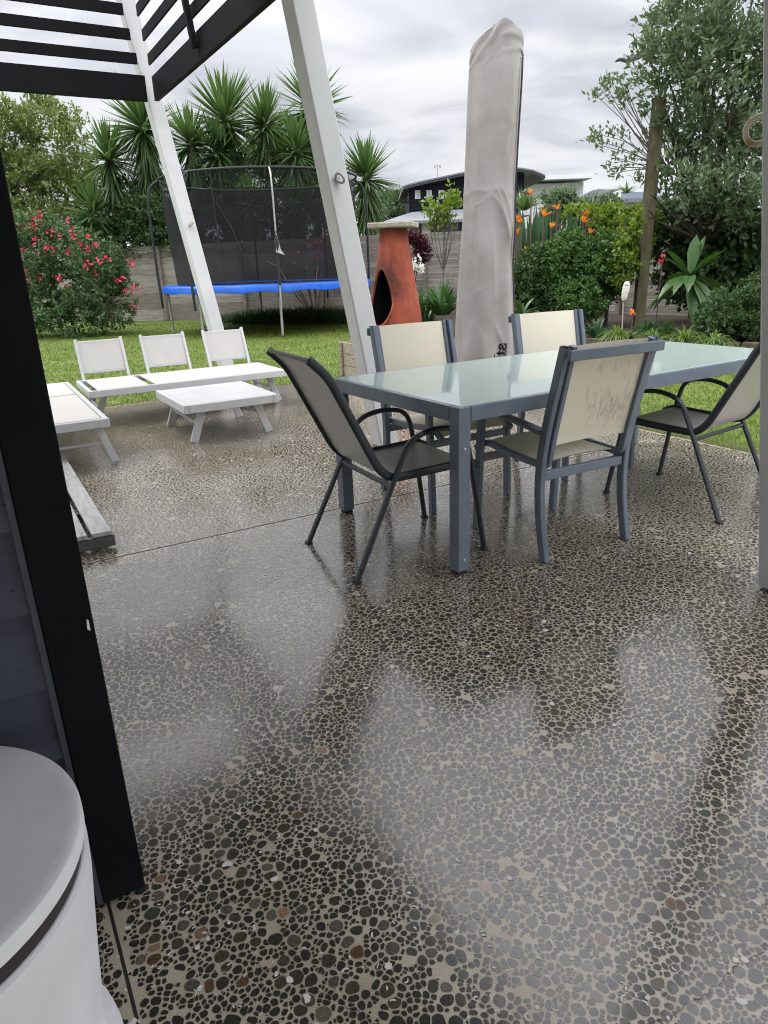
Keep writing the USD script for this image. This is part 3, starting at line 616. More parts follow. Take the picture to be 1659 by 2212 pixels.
# screen facing the garden side, between post one and post two
obj('beam', ubox(M(), US - 0.03, US + 0.015, WB + 0.02, WA - 0.076, 2.862, 3.072), 'black_paint', pg, label='deep dark beam between the two white posts')
zz = 3.165
for k in range(6):
    obj('slat', ubox(M(), US - 0.02 - 0.031 * (k + 1) * 0.8, US + 0.0 - 0.031 * (k + 1) * 0.8, WB + 0.02, WA - 0.076, zz, zz + 0.095), 'black_paint', pg)
    obj('slat', ubox(M(), -2.6, US - 0.135 - 0.034 * k, WA - 0.035, WA - 0.012, zz + 0.01, zz + 0.105), 'black_paint', pg)
    zz += 0.198
obj('beam', ubox(M(), -2.6, US - 0.085, WA - 0.04, WA + 0.005, 2.862, 3.085), 'black_paint', pg, label='deep dark beam running left from the far white post')
for wv in (6.32,):
    o = uw(1.98, wv); m = M().bar(uw(US - 0.058, wv, 2.95), uw(US - 0.058 - 0.16, wv, 4.3), 0.05, 0.045, side=uw(0, 1)); obj('batten', m, 'black_paint', pg)
obj('batten', M().bar(uw(0.47, WA - 0.055, 2.98), uw(0.47, WA - 0.055, 4.3), 0.035, 0.03, side=uw(1, 0)), 'black_paint', pg)
# covered roof over the near half
obj('roof_panel', ubox(M(), -5.0, 2.02, -4.0, 4.25, 3.22, 3.34), 'soffit', pg)
obj('fascia', ubox(M(), 2.02, 2.06, -4.0, 4.29, 3.05, 3.36), 'black_paint', pg)
obj('roof_panel', ubox(M(), -5.0, 1.86, 4.253, 5.26, 3.223, 3.337), 'soffit', pg)
obj('fascia', ubox(M(), -5.0, 1.86, 5.26, 5.30, 3.05, 3.36), 'black_paint', pg)
# hooks on the posts
def postpt(b, z, du, dw):
    p = b + LEAN * z; q = uw(du, dw); return np.array([p[0] + q[0], p[1] + q[1], z])
def ring(c, R, r, nrm, n=28, k=10, sq=1.0):
    nrm = np.asarray(nrm, float); nrm /= np.linalg.norm(nrm); e1 = np.cross(nrm, [0, 0, 1.0] if abs(nrm[2]) < 0.9 else [1.0, 0, 0]); e1 /= np.linalg.norm(e1); e2 = np.cross(nrm, e1)
    a = np.linspace(0, 2 * np.pi, n, endpoint=False)[:, None, None]; b = np.linspace(0, 2 * np.pi, k, endpoint=False)[None, :, None]
    V = np.asarray(c) + (e1 * np.cos(a) + e2 * np.sin(a)) * (R + r * np.cos(b)) + nrm * r * sq * np.sin(b)
    i = np.arange(n)[:, None]; j = np.arange(k)[None]; a_, b_, c_, d_ = i * k + j, i * k + (j + 1) % k, ((i + 1) % n) * k + (j + 1) % k, ((i + 1) % n) * k + j
    return M().add(V.reshape(-1, 3), np.concatenate([np.stack([a_, b_, c_], -1).reshape(-1, 3), np.stack([a_, c_, d_], -1).reshape(-1, 3)]))
c2 = postpt(PB[1], 1.80, -0.01, -0.115)
m = ring(c2, 0.032, 0.008, uw(0.75, 0.25) + np.array([0, 0, 0.55])); m.bar(postpt(PB[1], 1.80, -0.01, -0.075), postpt(PB[1], 1.80, -0.01, -0.093), 0.03, 0.03)
obj('ring_hook', m, 'galvanised', pg, smooth=40)
RINGZ = at(1641, 284, 2.50)[2]; RINGC = postpt(PB[2], RINGZ, -0.062, 0.088)
c1 = postpt(PB[0], 1.75, 0.01, -0.10)
obj('peg', M().bar(postpt(PB[0], 1.735, 0.0, -0.074), postpt(PB[0], 1.76, 0.03, -0.16), 0.03, 0.02), 'ring_cream', pg)
obj('ring_hook', ring(RINGC, 0.040, 0.0095, (0.58, 0.80, 0), sq=1.1), 'ring_cream', pg, smooth=40, label='cream ring hook on the right post')

# ================================================================== LAWN FURNITURE: white lounge
def plate_sling(m, P, w, side, th=0.004):
    return m.sweep(P, rect(w, th, 0.001), side)
lg = thing('corner_lounge', 'white metal corner lounge with three sling backrests at the patio edge', 'outdoor sofa', uw(0, 0), A)
SZ = 0.335
def lbox(c, s, b=0.003): return M().box(c, s, b=b)
def lbar(a, b, w, h, side): return M().bar(a, b, w, h, side)
def seat_module(u0, u1, w0, w1, slots):
    z = SZ - 0.03
    for (a, b) in [((u0, w0), (u1, w0)), ((u0, w1), (u1, w1))]:
        obj('frame_rail', M().box(((a[0] + b[0]) / 2, a[1] + (0.018 if a[1] == w0 else -0.018), z), (u1 - u0, 0.036, 0.06), b=0.004), 'white_metal', lg)
    for x in (u0 + 0.018, u1 - 0.018):
        obj('frame_rail', M().box((x, (w0 + w1) / 2, z - 0.001), (0.036, w1 - w0 - 0.076, 0.058), b=0.004), 'white_metal', lg)
seat_module(0.80, 2.62, 6.38, 7.15, None)
cuts = [0.86, 1.33, 2.60]
obj('seat_sling', lbox((1.095, 6.765, SZ - 0.004), (0.435, 0.69, 0.012)), 'white_sling', lg)
obj('seat_sling', lbox((1.975, 6.765, SZ - 0.004), (1.215, 0.69, 0.012)), 'white_sling', lg)
# chaise running towards the house
seat_module(-0.02, 0.735, 5.06, 7.15, None)
obj('seat_sling', lbox((0.357, 5.70, SZ - 0.004), (0.66, 1.19, 0.012)), 'white_sling', lg)
obj('seat_sling', lbox((0.357, 6.72, SZ - 0.004), (0.66, 0.78, 0.012)), 'white_sling', lg)
for (u_, w_, s) in [(2.50, 6.60, 1), (0.95, 6.60, -1), (2.50, 7.08, 1), (0.95, 7.08, -1)]:
    obj('leg', lbar((u_, w_, SZ - 0.06), (u_ + s * 0.10, w_, 0.004), 0.062, 0.022, (1, 0, 0)), 'white_metal', lg)
for s, u_ in ((1, 2.55), (-1, 0.90)):
    obj('stretcher', M().tube([(u_, 6.61, 0.14), (u_, 7.07, 0.14)], 0.012, side=(0, 0, 1)), 'white_metal', lg)
for (u_, w_, s) in [(0.66, 5.16, 1), (0.05, 5.16, -1), (0.66, 6.9, 1), (0.05, 6.9, -1)]:
    obj('leg', lbar((u_, w_, SZ - 0.06), (u_ + s * 0.085, w_, 0.004), 0.05, 0.022, (1, 0, 0)), 'white_metal', lg)
obj('stretcher', M().tube([(0.69, 5.16, 0.15), (0.02, 5.16, 0.15)], 0.012, side=(0, 0, 1)), 'white_metal', lg)
# backrests
u0p = 1.92
for (a, b) in [(-1.056, -0.615), (-0.45, -0.005), (0.179, 0.622)]:
    a, b = a + u0p, b + u0p
    br = obj('backrest', M().box(((a + b) / 2, 7.335, 0.662), (b - a - 0.05, 0.026, 0.026)).box(((a + b) / 2, 7.235, 0.395), (b - a - 0.05, 0.026, 0.03))
             .bar((a + 0.013, 7.165, 0.27), (a + 0.013, 7.345, 0.69), 0.026, 0.03, (1, 0, 0)).bar((b - 0.013, 7.165, 0.27), (b - 0.013, 7.345, 0.69), 0.026, 0.03, (1, 0, 0)), 'white_metal', lg)
    obj('back_sling', M().bar(((a + b) / 2, 7.232, 0.40), ((a + b) / 2, 7.328, 0.655), b - a - 0.05, 0.008, (1, 0, 0)), 'white_sling', br)

ct = thing('coffee_table', 'low white slatted metal coffee table in front of the lounge', 'coffee table', uw(1.69, 5.72), A)
CZ = 0.315; hw, hl = 0.385, 0.44
for x in (-hw + 0.02, hw - 0.02): obj('table_frame', lbox((x, 0, CZ - 0.034), (0.04, 2 * hl, 0.068), 0.004), 'white_metal', ct)
for y in (-hl + 0.02, hl - 0.02): obj('table_frame', lbox((0, y, CZ - 0.035), (2 * hw - 0.082, 0.04, 0.066), 0.004), 'white_metal', ct)
ns = 7; sw = (2 * hl - 0.082) / ns
for k in range(ns): obj('slat', lbox((0, -hl + 0.041 + sw * (k + 0.5), CZ - 0.008), (2 * hw - 0.084, sw - 0.005, 0.014), 0.002), 'white_metal', ct)
for sx in (-1, 1):
    for y in (-0.355, 0.375): obj('leg', lbar((sx * 0.225, y, CZ - 0.068), (sx * 0.315, y, 0.004), 0.062, 0.024, (1, 0, 0)), 'white_metal', ct)
    obj('stretcher', M().tube([(sx * 0.275, -0.35, 0.15), (sx * 0.275, 0.37, 0.15)], 0.011, side=(0, 0, 1)), 'white_metal', ct)

# low grey timber step
bu, bw = touw(np.array([-1.34, 3.19])); bw = float(bw); bu = float(bu)
st = thing('timber_step', 'low grey timber step of two wet planks beside the dark house corner', 'timber step', uw(bu, bw), A)
for k, (a, b) in enumerate([(-0.092, 0.0), (-0.198, -0.113), (-0.31, -0.215)]):
    obj('plank', lbox(((a + b) / 2, 0.93, 0.079), (b - a, 1.86, 0.022), 0.003), 'deck_plank', st)
    for yy in (0.04, 0.42, 0.80):
        for xx in (a + 0.02, b - 0.02): obj('nail', lbox((xx, yy, 0.0905), (0.005, 0.005, 0.002), 0.0005), 'rubber_black', st)
for y in (0.012, 0.45, 0.9, 1.5): obj('bearer', lbox((-0.155, y, 0.039), (0.33, 0.03, 0.056), 0.004), 'wet_timber', st)

# ================================================================== DINING TABLE
TY, TLen, TWid, TZ = 0.5557, 2.409, 1.056, 0.731
tb = thing('dining_table', 'long slate blue metal dining table with a pale green glass top', 'dining table', (0.309, 2.710, 0), TY)
RH, RW = 0.062, 0.062
for y in (RW / 2 * 0.55, TWid - RW / 2 * 0.55): obj('apron_rail', lbox((TLen / 2, y, TZ - RH / 2), (TLen - 0.13, 0.034, RH), 0.002), 'slate_metal', tb)
for x in (0.017, TLen - 0.017): obj('apron_rail', lbox((x, TWid / 2, TZ - RH / 2), (0.034, TWid - 0.13, RH), 0.002), 'slate_metal', tb)
for x in (0.032, TLen - 0.032):
    for y in (0.032, TWid - 0.032):
        l = obj('leg', lbox((x, y, TZ / 2 + 0.008), (0.064, 0.064, TZ - 0.017), 0.004), 'slate_metal', tb)
        obj('foot_pad', lbox((x, y, 0.006), (0.05, 0.05, 0.012), 0.002), 'rubber_black', l)
        for z in (0.07, 0.56): obj('bolt', M().lathe([(0.0001, 0.0045), (0.004, 0.004), (0.0065, 0.0)], 12), 'stainless', l) if False else obj('bolt', M().box((x, y + (-0.0335 if y < 0.5 else 0.0335), z), (0.011, 0.005, 0.011), b=0.0024), 'stainless', l)
obj('glass_top', lbox((TLen / 2, TWid / 2, TZ - 0.003), (TLen - 0.044, TWid - 0.044, 0.010), 0.002), 'table_glass', tb)
obj('glass_support', lbox((TLen / 2, TWid / 2, TZ - 0.03), (0.03, TWid - 0.072, 0.04), 0.002), 'slate_metal', tb)

# ------------------------------------------------------------------ slate chairs: x across, y forward
def slate_chair(label, loc, rz, fabric, width, group=None):
    t = thing('armchair', label, 'chair', loc, rz, group)
    W2 = width / 2
    def pb(b, z, x=0.0): return np.array([x, -0.255 - b, z])
    X = (1, 0, 0)
    for s in (-1, 1):
        x = s * (W2 - 0.016)
        post = fillet([pb(0.006, 0.003, x), pb(-0.040, 0.20, x), pb(-0.052, 0.40, x), pb(-0.024, 0.585, x), pb(0.066, 0.945, x)], 0.12, 4)
        obj('rear_leg', M().sweep(post, rect(0.030, 0.042, 0.004), X), 'slate_metal', t, smooth=30)
        fl = fillet([pb(-0.505, 0.003, x), pb(-0.490, 0.35, x), pb(-0.475, 0.585, x)], 0.1, 4)
        obj('front_leg', M().sweep(fl, rect(0.030, 0.038, 0.004), X), 'slate_metal', t, smooth=30)
        ar = fillet([pb(-0.047, 0.583, x * 1.01), pb(-0.20, 0.603, x * 1.01), pb(-0.40, 0.612, x * 1.01), pb(-0.53, 0.600, x * 1.01)], 0.1, 4)
        obj('armrest', M().sweep(ar, rect(0.046, 0.020, 0.005), X), 'slate_metal', t, smooth=30)
        xi = s * (W2 - 0.046)
        rail = fillet([pb(0.078, 0.948, xi), pb(-0.012, 0.56, xi), pb(-0.035, 0.425, xi), pb(-0.30, 0.432, xi), pb(-0.47, 0.455, xi), pb(-0.555, 0.405, xi)], [0, .1, .04, .1, .06, 0], 6)
        obj('sling_rail', M().sweep(rail, rect(0.026, 0.030, 0.004), X), 'slate_metal', t, smooth=30)
        obj('post_cap', M().box(pb(0.068, 0.9475, x), (0.026, 0.036, 0.004), b=0.001), 'rubber_black', t)
    obj('top_rail', M().box(pb(0.103, 0.915), (width - 0.004, 0.022, 0.042), b=0.003), 'slate_metal', t)
    obj('rear_stretcher', M().box(pb(-0.050, 0.385), (width - 0.066, 0.026, 0.042), b=0.003), 'slate_metal', t)
    obj('front_stretcher', M().box(pb(-0.488, 0.372), (width - 0.066, 0.026, 0.036), b=0.003), 'slate_metal', t)
    def cloth(path, w, sag):
        P = np.array(path); n = len(P); k = 9; xs = np.linspace(-1, 1, k)
        tt = np.gradient(P, axis=0); nn = np.stack([0 * tt[:, 0], -tt[:, 2], tt[:, 1]], -1); nn /= np.linalg.norm(nn, axis=1)[:, None]
        V = P[:, None] + np.stack([xs * w / 2, 0 * xs, 0 * xs], -1)[None] + nn[:, None] * (sag * (1 - xs ** 2))[None, :, None]
        V2 = V + nn[:, None] * 0.004
        i = np.arange(n * k).reshape(n, k); F = np.concatenate([np.stack([i[:-1, :-1], i[1:, :-1], i[1:, 1:]], -1).reshape(-1, 3), np.stack([i[:-1, :-1], i[1:, 1:], i[:-1, 1:]], -1).reshape(-1, 3)])
        return M().add(V.reshape(-1, 3), F).add(V2.reshape(-1, 3), F[:, ::-1])
    wc = width - 0.11
    obj('back_sling', cloth(fillet([pb(0.076, 0.945), pb(0.03, 0.74), pb(-0.012, 0.565), pb(-0.020, 0.52)], 0.08, 6), wc, 0.014), fabric, t, smooth=True)
    obj('seat_sling', cloth(fillet([pb(-0.075, 0.430), pb(-0.30, 0.436), pb(-0.465, 0.458), pb(-0.54, 0.418)], 0.06, 6), wc, 0.012), 'cream_sling', t, smooth=True)
    return t
def mid(a, b): return (np.asarray(a) + np.asarray(b)) / 2
fr = mid((0.451, 3.262), (0.902, 3.523)); rr_ = mid((0.705, 2.818), (1.129, 3.064))
d = fr - rr_; rzC = math.atan2(d[1], d[0]) - math.pi / 2; cc = (fr + rr_) / 2 + 0.004
cc = mid((0.715, 2.828), (1.135, 3.078)) + 0.255 * d / np.linalg.norm(d)
slate_chair('slate blue armchair seen from behind with mildew stained cream sling, nearest the camera', (*cc, 0), rzC, 'stained_sling', 0.53)
def facing_cam(fl, frr, label, dr=0.0):
    fl, frr = np.asarray(fl), np.asarray(frr); x = fl - frr; ang = math.atan2(x[1], x[0]) + dr      # local +x points from sitter's right... to front-left foot
    y = np.array([-math.sin(ang), math.cos(ang)]); c = (fl + frr) / 2 - 0.25 * y
    return slate_chair(label, (*c, 0), ang, 'cream_sling', 0.555)
facing_cam((0.251, 3.529), (0.729, 3.812), 'slate blue armchair with clean cream sling behind the table, beside the second white post')
facing_cam((1.095, 4.035), (1.600, 4.268), 'slate blue armchair with cream sling behind the table, right of the covered umbrella')

# ------------------------------------------------------------------ charcoal stacking chairs: x forward, y left
def sling_chair():
    t = thing('stacking_chair', 'charcoal stacking chair with taupe sling at the left end of the table', 'chair')
    Yd = (0, 1, 0)
    for s in (-1, 1):
        y = s * 0.247
        leg = fillet([(0.0, y, 0.006), (0.205, y, 0.42), (0.285, y, 0.585), (0.42, y, 0.612), (0.56, y, 0.592), (0.598, y, 0.43), (0.665, y, 0.006)], [0, .02, .10, .05, .10, .02, 0], 7)
        leg[:, 1] += 0.018 * s * (leg[:, 2] < 0.3)
        l = obj('side_frame', M().tube(leg, (0.017, 0.0115), Yd, 10), 'charcoal_metal', t, smooth=True)
        for q in (leg[0], leg[-1]): obj('foot_cap', M().box((q[0], q[1], 0.006), (0.03, 0.036, 0.012), b=0.003), 'rubber_black', l)
        yi = s * 0.222
        rail = fillet([(-0.135, yi, 0.945), (-0.060, yi, 0.875), (0.145, yi, 0.47), (0.205, yi, 0.418), (0.40, yi, 0.422), (0.60, yi, 0.432), (0.655, yi, 0.405)], [0, .05, .08, .06, .1, .05, 0], 7)
        obj('sling_rail', M().tube(rail, (0.0125, 0.019), Yd, 10), 'charcoal_metal', t, smooth=True)
    def cloth(path, w, th=0.004):
        return M().sweep(path, rect(w, th, 0.001), Yd)
    obj('back_sling', cloth(fillet([(-0.128, 0, 0.940), (-0.060, 0, 0.875), (0.145, 0, 0.47), (0.175, 0, 0.435)], [0, .05, .06, 0], 7), 0.43), 'taupe_sling', t)
    obj('seat_sling', cloth(fillet([(0.225, 0, 0.420), (0.40, 0, 0.424), (0.60, 0, 0.434), (0.65, 0, 0.410)], [0, .1, .05, 0], 7), 0.43), 'taupe_sling', t)
    obj('top_rail', M().tube([(-0.130, -0.222, 0.941), (-0.137, -0.1, 0.944), (-0.137, 0.1, 0.944), (-0.130, 0.222, 0.941)], (0.010, 0.010), (0, 0, 1), 8), 'charcoal_metal', t, smooth=True)
    obj('cross_brace', M().tube([(0.196, -0.235, 0.388), (0.196, 0.235, 0.388)], (0.012, 0.012), (0, 0, 1), 8), 'charcoal_metal', t, smooth=True)
    obj('cross_brace', M().tube([(0.585, -0.235, 0.400), (0.585, 0.235, 0.400)], (0.012, 0.012), (0, 0, 1), 8), 'charcoal_metal', t, smooth=True)
    return t
E1 = sling_chair()
def place(t, loc, rz):
    x = UsdGeom.Xformable(t); x.ClearXformOpOrder(); x.AddTranslateOp(opSuffix='p').Set(Gf.Vec3d(*map(float, loc))); x.AddRotateZOp(opSuffix='p').Set(math.degrees(rz))
er = mid((-0.365, 3.133), (-0.133, 2.705)); ef = mid((0.451, 3.0), (0.222, 3.459)); d = ef - er
rzE = math.atan2(d[1], d[0]); place(E1, (*er, 0), rzE)
dn = np.array([1.673, 3.229]); dfn = np.array([1.289, 3.748]); d = dfn - dn; rzD = math.atan2(d[1], d[0]); rt = np.array([d[1], -d[0]]) / np.linalg.norm(d)
place(dup(E1, 'charcoal stacking chair with taupe sling on the lawn side by the right post', (0, 0, 0), 0.0), (*(dn + rt * 0.265), 0), rzD)

# ================================================================== UMBRELLA COVER
UMC = np.array([0.965, 6.20])
umb = thing('covered_umbrella', 'tall folded umbrella inside a grey zipped cover beside the dining table', 'patio umbrella', (*UMC, 0), -0.08)
CREASES = [(0.20, 1.42, 0.02, 1.74, 0.020, 0.016), (0.20, 1.36, 0.06, 1.76, 0.014, 0.013), (0.20, 1.50, 0.10, 1.77, 0.012, 0.012), (0.02, 1.74, -0.10, 1.70, 0.010, 0.014), (0.19, 2.30, 0.05, 2.15, 0.006, 0.02),
           (0.20, 1.10, 0.06, 1.02, 0.009, 0.012), (0.20, 1.00, 0.10, 0.93, 0.009, 0.010), (0.20, 0.90, 0.08, 0.86, 0.008, 0.010), (0.20, 1.22, 0.12, 1.16, 0.007, 0.010), (-0.20, 0.98, 0.02, 1.06, 0.008, 0.014),
           (-0.24, 0.25, -0.10, 0.78, 0.018, 0.03), (0.08, 0.78, 0.22, 0.40, 0.016, 0.022), (-0.02, 0.72, 0.05, 0.15, 0.016, 0.03), (-0.08, 1.65, -0.06, 1.0, 0.010, 0.035), (0.03, 1.55, 0.10, 0.9, 0.010, 0.03), (-0.13, 2.68, -0.12, 1.3, 0.010, 0.04), (0.12, 2.6, 0.10, 1.95, 0.008, 0.05),
           (-0.18, 2.78, 0.16, 2.86, 0.016, 0.018), (-0.14, 2.72, 0.20, 2.82, 0.012, 0.014), (-0.02, 2.66, 0.22, 2.78, 0.008, 0.014)]
def cover_pt(th, z):
    th = np.asarray(th, float); z = np.asarray(z, float)
    wx = np.interp(z, [0.10, 0.6, 1.14, 1.68, 2.1, 2.6, 2.8, 2.9], [0.285, 0.258, 0.228, 0.209, 0.207, 0.208, 0.206, 0.200])
    wy = np.interp(z, [0.10, 0.5, 1.0, 1.6, 2.3, 2.6, 2.9], [0.215, 0.20, 0.165, 0.145, 0.13, 0.115, 0.07])
    c, s = np.cos(th), np.sin(th); e = 0.62
    x = wx * np.sign(c) * np.abs(c) ** e; y = wy * np.sign(s) * np.abs(s) ** (0.95)
    xc = np.interp(z, [0.1, 0.6, 1.14, 1.68, 2.1, 2.8], [-0.03, -0.03, -0.033, -0.015, -0.002, 0.022])
    f1 = 0.022 * np.sin(x * 26 + 3.0 * meshkit.noise(np.stack([x * 2, z * 1.1, 0 * x], -1), 3) + z * 1.2) * np.interp(z, [0, 0.4, 1.2, 1.9, 2.9], [1.3, 1.2, 0.75, 0.35, 0.15])
    f2 = 0.026 * (meshkit.fbm(np.stack([x * 5, z * 2.2, y * 5], -1), 3, 7) - 0.5)
    # diagonal pulls towards the right seam, below the horizontal seam at 1.75 m
    g = x - xc + 0.0; pull = 0.028 * np.sin((g * 7.5 + (1.75 - z) * -4.8) * 2.1) * np.clip((1.80 - z) / 0.25, 0, 1) * np.clip((z - 0.95) / 0.3, 0, 1) * np.clip((g + 0.10) / 0.15, 0, 1)
    CR = 0 * x
    for (xa, za, xb, zb, h_, w_) in CREASES:
        dx, dz = xb - xa, zb - za; L2 = dx * dx + dz * dz; q = ((g - xa) * dx + (z - za) * dz) / L2; qc = np.clip(q, 0, 1)
        bow = 0.02 * np.sin(qc * np.pi); dd = np.hypot(g - xa - dx * qc - bow, z - za - dz * qc)
        CR = CR + 1.25 * h_ * np.exp(-dd / (0.75 * w_)) * (0.35 + 0.65 * np.sin(np.pi * np.clip(qc, 0.03, 0.97)))
    s2 = 0.005 * np.exp(-((z - 1.78 + 0.04 * np.sin(g * 9)) / 0.022) ** 2)
    top = np.clip((z - 2.66) / 0.24, 0, 1)
    tw = 0.007 * np.sin((z * 3.6 - g * 2.2) * 18) * np.clip((z - 2.66) / 0.08, 0, 1)
    k = f1 * 0.7 + f2 + pull * 0.45 + s2 + tw + CR
    return np.stack([x * (1 - 0.0 * top) + xc + k * c * 0.4, y + k * np.sign(s) * np.abs(s) ** 0.5, z + 0 * x], -1)
nt, nz = 260, 300
th = np.linspace(0, 2 * np.pi, nt, endpoint=False); zz = np.linspace(0.10, 2.86, nz)
TH, ZZ = np.meshgrid(th, zz); V = cover_pt(TH.ravel(), ZZ.ravel()).reshape(nz, nt, 3)
# slanted crumpled top: the hem drops to the left, a hump right of the middle
def topline(x): return np.interp(x, [-0.20, -0.187, -0.145, -0.074, -0.018, 0.013, 0.058, 0.118, 0.168, 0.204, 0.226, 0.24], [2.79, 2.815, 2.846, 2.862, 2.891, 2.930, 2.955, 2.935, 2.912, 2.908, 2.885, 2.85])
sc = (V[..., 2] - 0.10) / 2.76; V[..., 2] = 0.10 + sc * (topline(V[..., 0]) - 0.10 - 0.03 * np.cos(TH * 2) * (sc > 0.95))
cap = []
for q in (0.75, 0.45, 0.2, 0.04):
    r = V[-1].copy(); c = r.mean(0); r[:, :2] = c[:2] + (r[:, :2] - c[:2]) * np.array([0.55 + 0.45 * q, q]); r[:, 2] = topline(r[:, 0]) + 0.006 * (1 - q) ; cap.append(r)
V = np.concatenate([V, np.array(cap)]); nz2 = len(V); i = np.arange(nz2 * nt).reshape(nz2, nt); ir = np.roll(i, -1, 1)
F = np.concatenate([np.stack([i[:-1], ir[:-1], ir[1:]], -1).reshape(-1, 3), np.stack([i[:-1], ir[1:], i[1:]], -1).reshape(-1, 3)])
cv = obj('cover', (V.reshape(-1, 3), F), 'cover_cloth', umb, smooth=True)
th0 = -0.50
P = cover_pt(np.full(70, th0), np.linspace(0.1, 2.72, 70)); P[:, 0] += 0.006; P[:, 1] -= 0.006
obj('zip_seam', M().tube(P, (0.009, 0.009), (1, 0, 0), 6), 'drum_dark', umb, smooth=True)
P2 = P + [-0.014, -0.008, 0]; obj('piping', M().tube(P2, 0.008, (1, 0, 0), 6), 'cover_cloth', umb, smooth=True)
# lettering printed on the cloth, reading upwards
tx = meshkit.text_mesh('lta', 0.085, 0.002, bold=True); tv = np.array(tx.vertices)
def on_cover(xl, zl):                                    # find theta of a given local x on the camera side
    ths = np.linspace(-np.pi + 0.05, -0.05, 400); pp = cover_pt(ths, np.full(400, zl)); k = np.argmin(np.abs(pp[:, 0] - xl)); return pp[k]
ox, oz = 0.140, 0.475
fl_ = np.array([on_cover(ox - b, oz + a) for a, b in tv[:, :2]]); fl_[:, 1] -= 0.004 + 0.0 * tv[:, 2]
obj('lettering', (fl_, tx.faces), 'ink', umb)
an = np.linspace(0.15, 1.25, 9); arc = np.array([on_cover(0.0545 - 0.055 * math.sin(a_) + 0.035, oz - 0.03 + 0.12 * (1 - math.cos(a_)) * 0.9) for a_ in an]); arc[:, 1] -= 0.004
obj('logo_stroke', M().sweep(arc, rect(0.002, 0.007, 0.0005), (0, 1, 0)), 'ink', umb)
obj('pole', M().tube([(0, 0, 0.02), (0, 0, 2.6)], 0.03, (1, 0, 0), 12), 'charcoal_metal', umb)
obj('base_plate', M().lathe([(0.0001, 0.06), (0.24, 0.055), (0.26, 0.03), (0.26, 0.004)], 32), 'charcoal_metal', umb)

# ================================================================== CHIMENEA ON ITS BOX
F0 = np.array([-0.45, 8.50]); BW, BL, BH = 0.92, 1.02, 0.42
fu, fw = touw(F0)
bx = thing('planter_box', 'weathered timber box of three stacked boards under the chimenea', 'timber box', uw(float(fu) , float(fw)), A)
for side in range(4):
    for k in range(3):
        z0, hh = 0.004 + k * 0.139, 0.134
        if side == 0: c, s = (0.012, -BW / 2, z0 + hh / 2), (0.024, BW - 0.05, hh)
        elif side == 1: c, s = (BL / 2, -BW + 0.012, z0 + hh / 2), (BL, 0.024, hh)
        elif side == 2: c, s = (BL - 0.012, -BW / 2, z0 + hh / 2), (0.024, BW - 0.05, hh)
        else: c, s = (BL / 2, -0.012, z0 + hh / 2), (BL, 0.024, hh)
        obj('board', M().box(c, s, b=0.004), 'planter_timber', bx)
for x in (-0.014, BL + 0.014):
    for y in (-0.02, -BW + 0.02): obj('corner_post', M().box((x, y, 0.212), (0.024, 0.07, 0.415), b=0.004), 'weathered_timber', bx)
obj('gravel_fill', M().box((BL / 2, -BW / 2, 0.36), (BL - 0.06, BW - 0.06, 0.04)), 'soil', bx)
CHC = uw(float(fu) + 0.53, float(fw) - 0.42)
ch = thing('chimenea', 'tall orange terracotta chimenea with an oval mouth and a stone slab on top', 'chimenea', (CHC[0], CHC[1], 0.38))
ph = [(0.002, 0.0), (0.10, 0.0), (0.16, 0.012), (0.22, 0.05), (0.266, 0.11), (0.296, 0.19), (0.302, 0.26), (0.292, 0.36), (0.270, 0.50), (0.243, 0.64), (0.222, 0.78), (0.200, 0.92), (0.180, 1.05), (0.165, 1.15), (0.158, 1.22), (0.158, 1.262)]
from scipy.interpolate import PchipInterpolator
zs_ = np.array([p[1] for p in ph[3:]]); rs_ = np.array([p[0] for p in ph[3:]]); rz_ = PchipInterpolator(zs_, rs_)
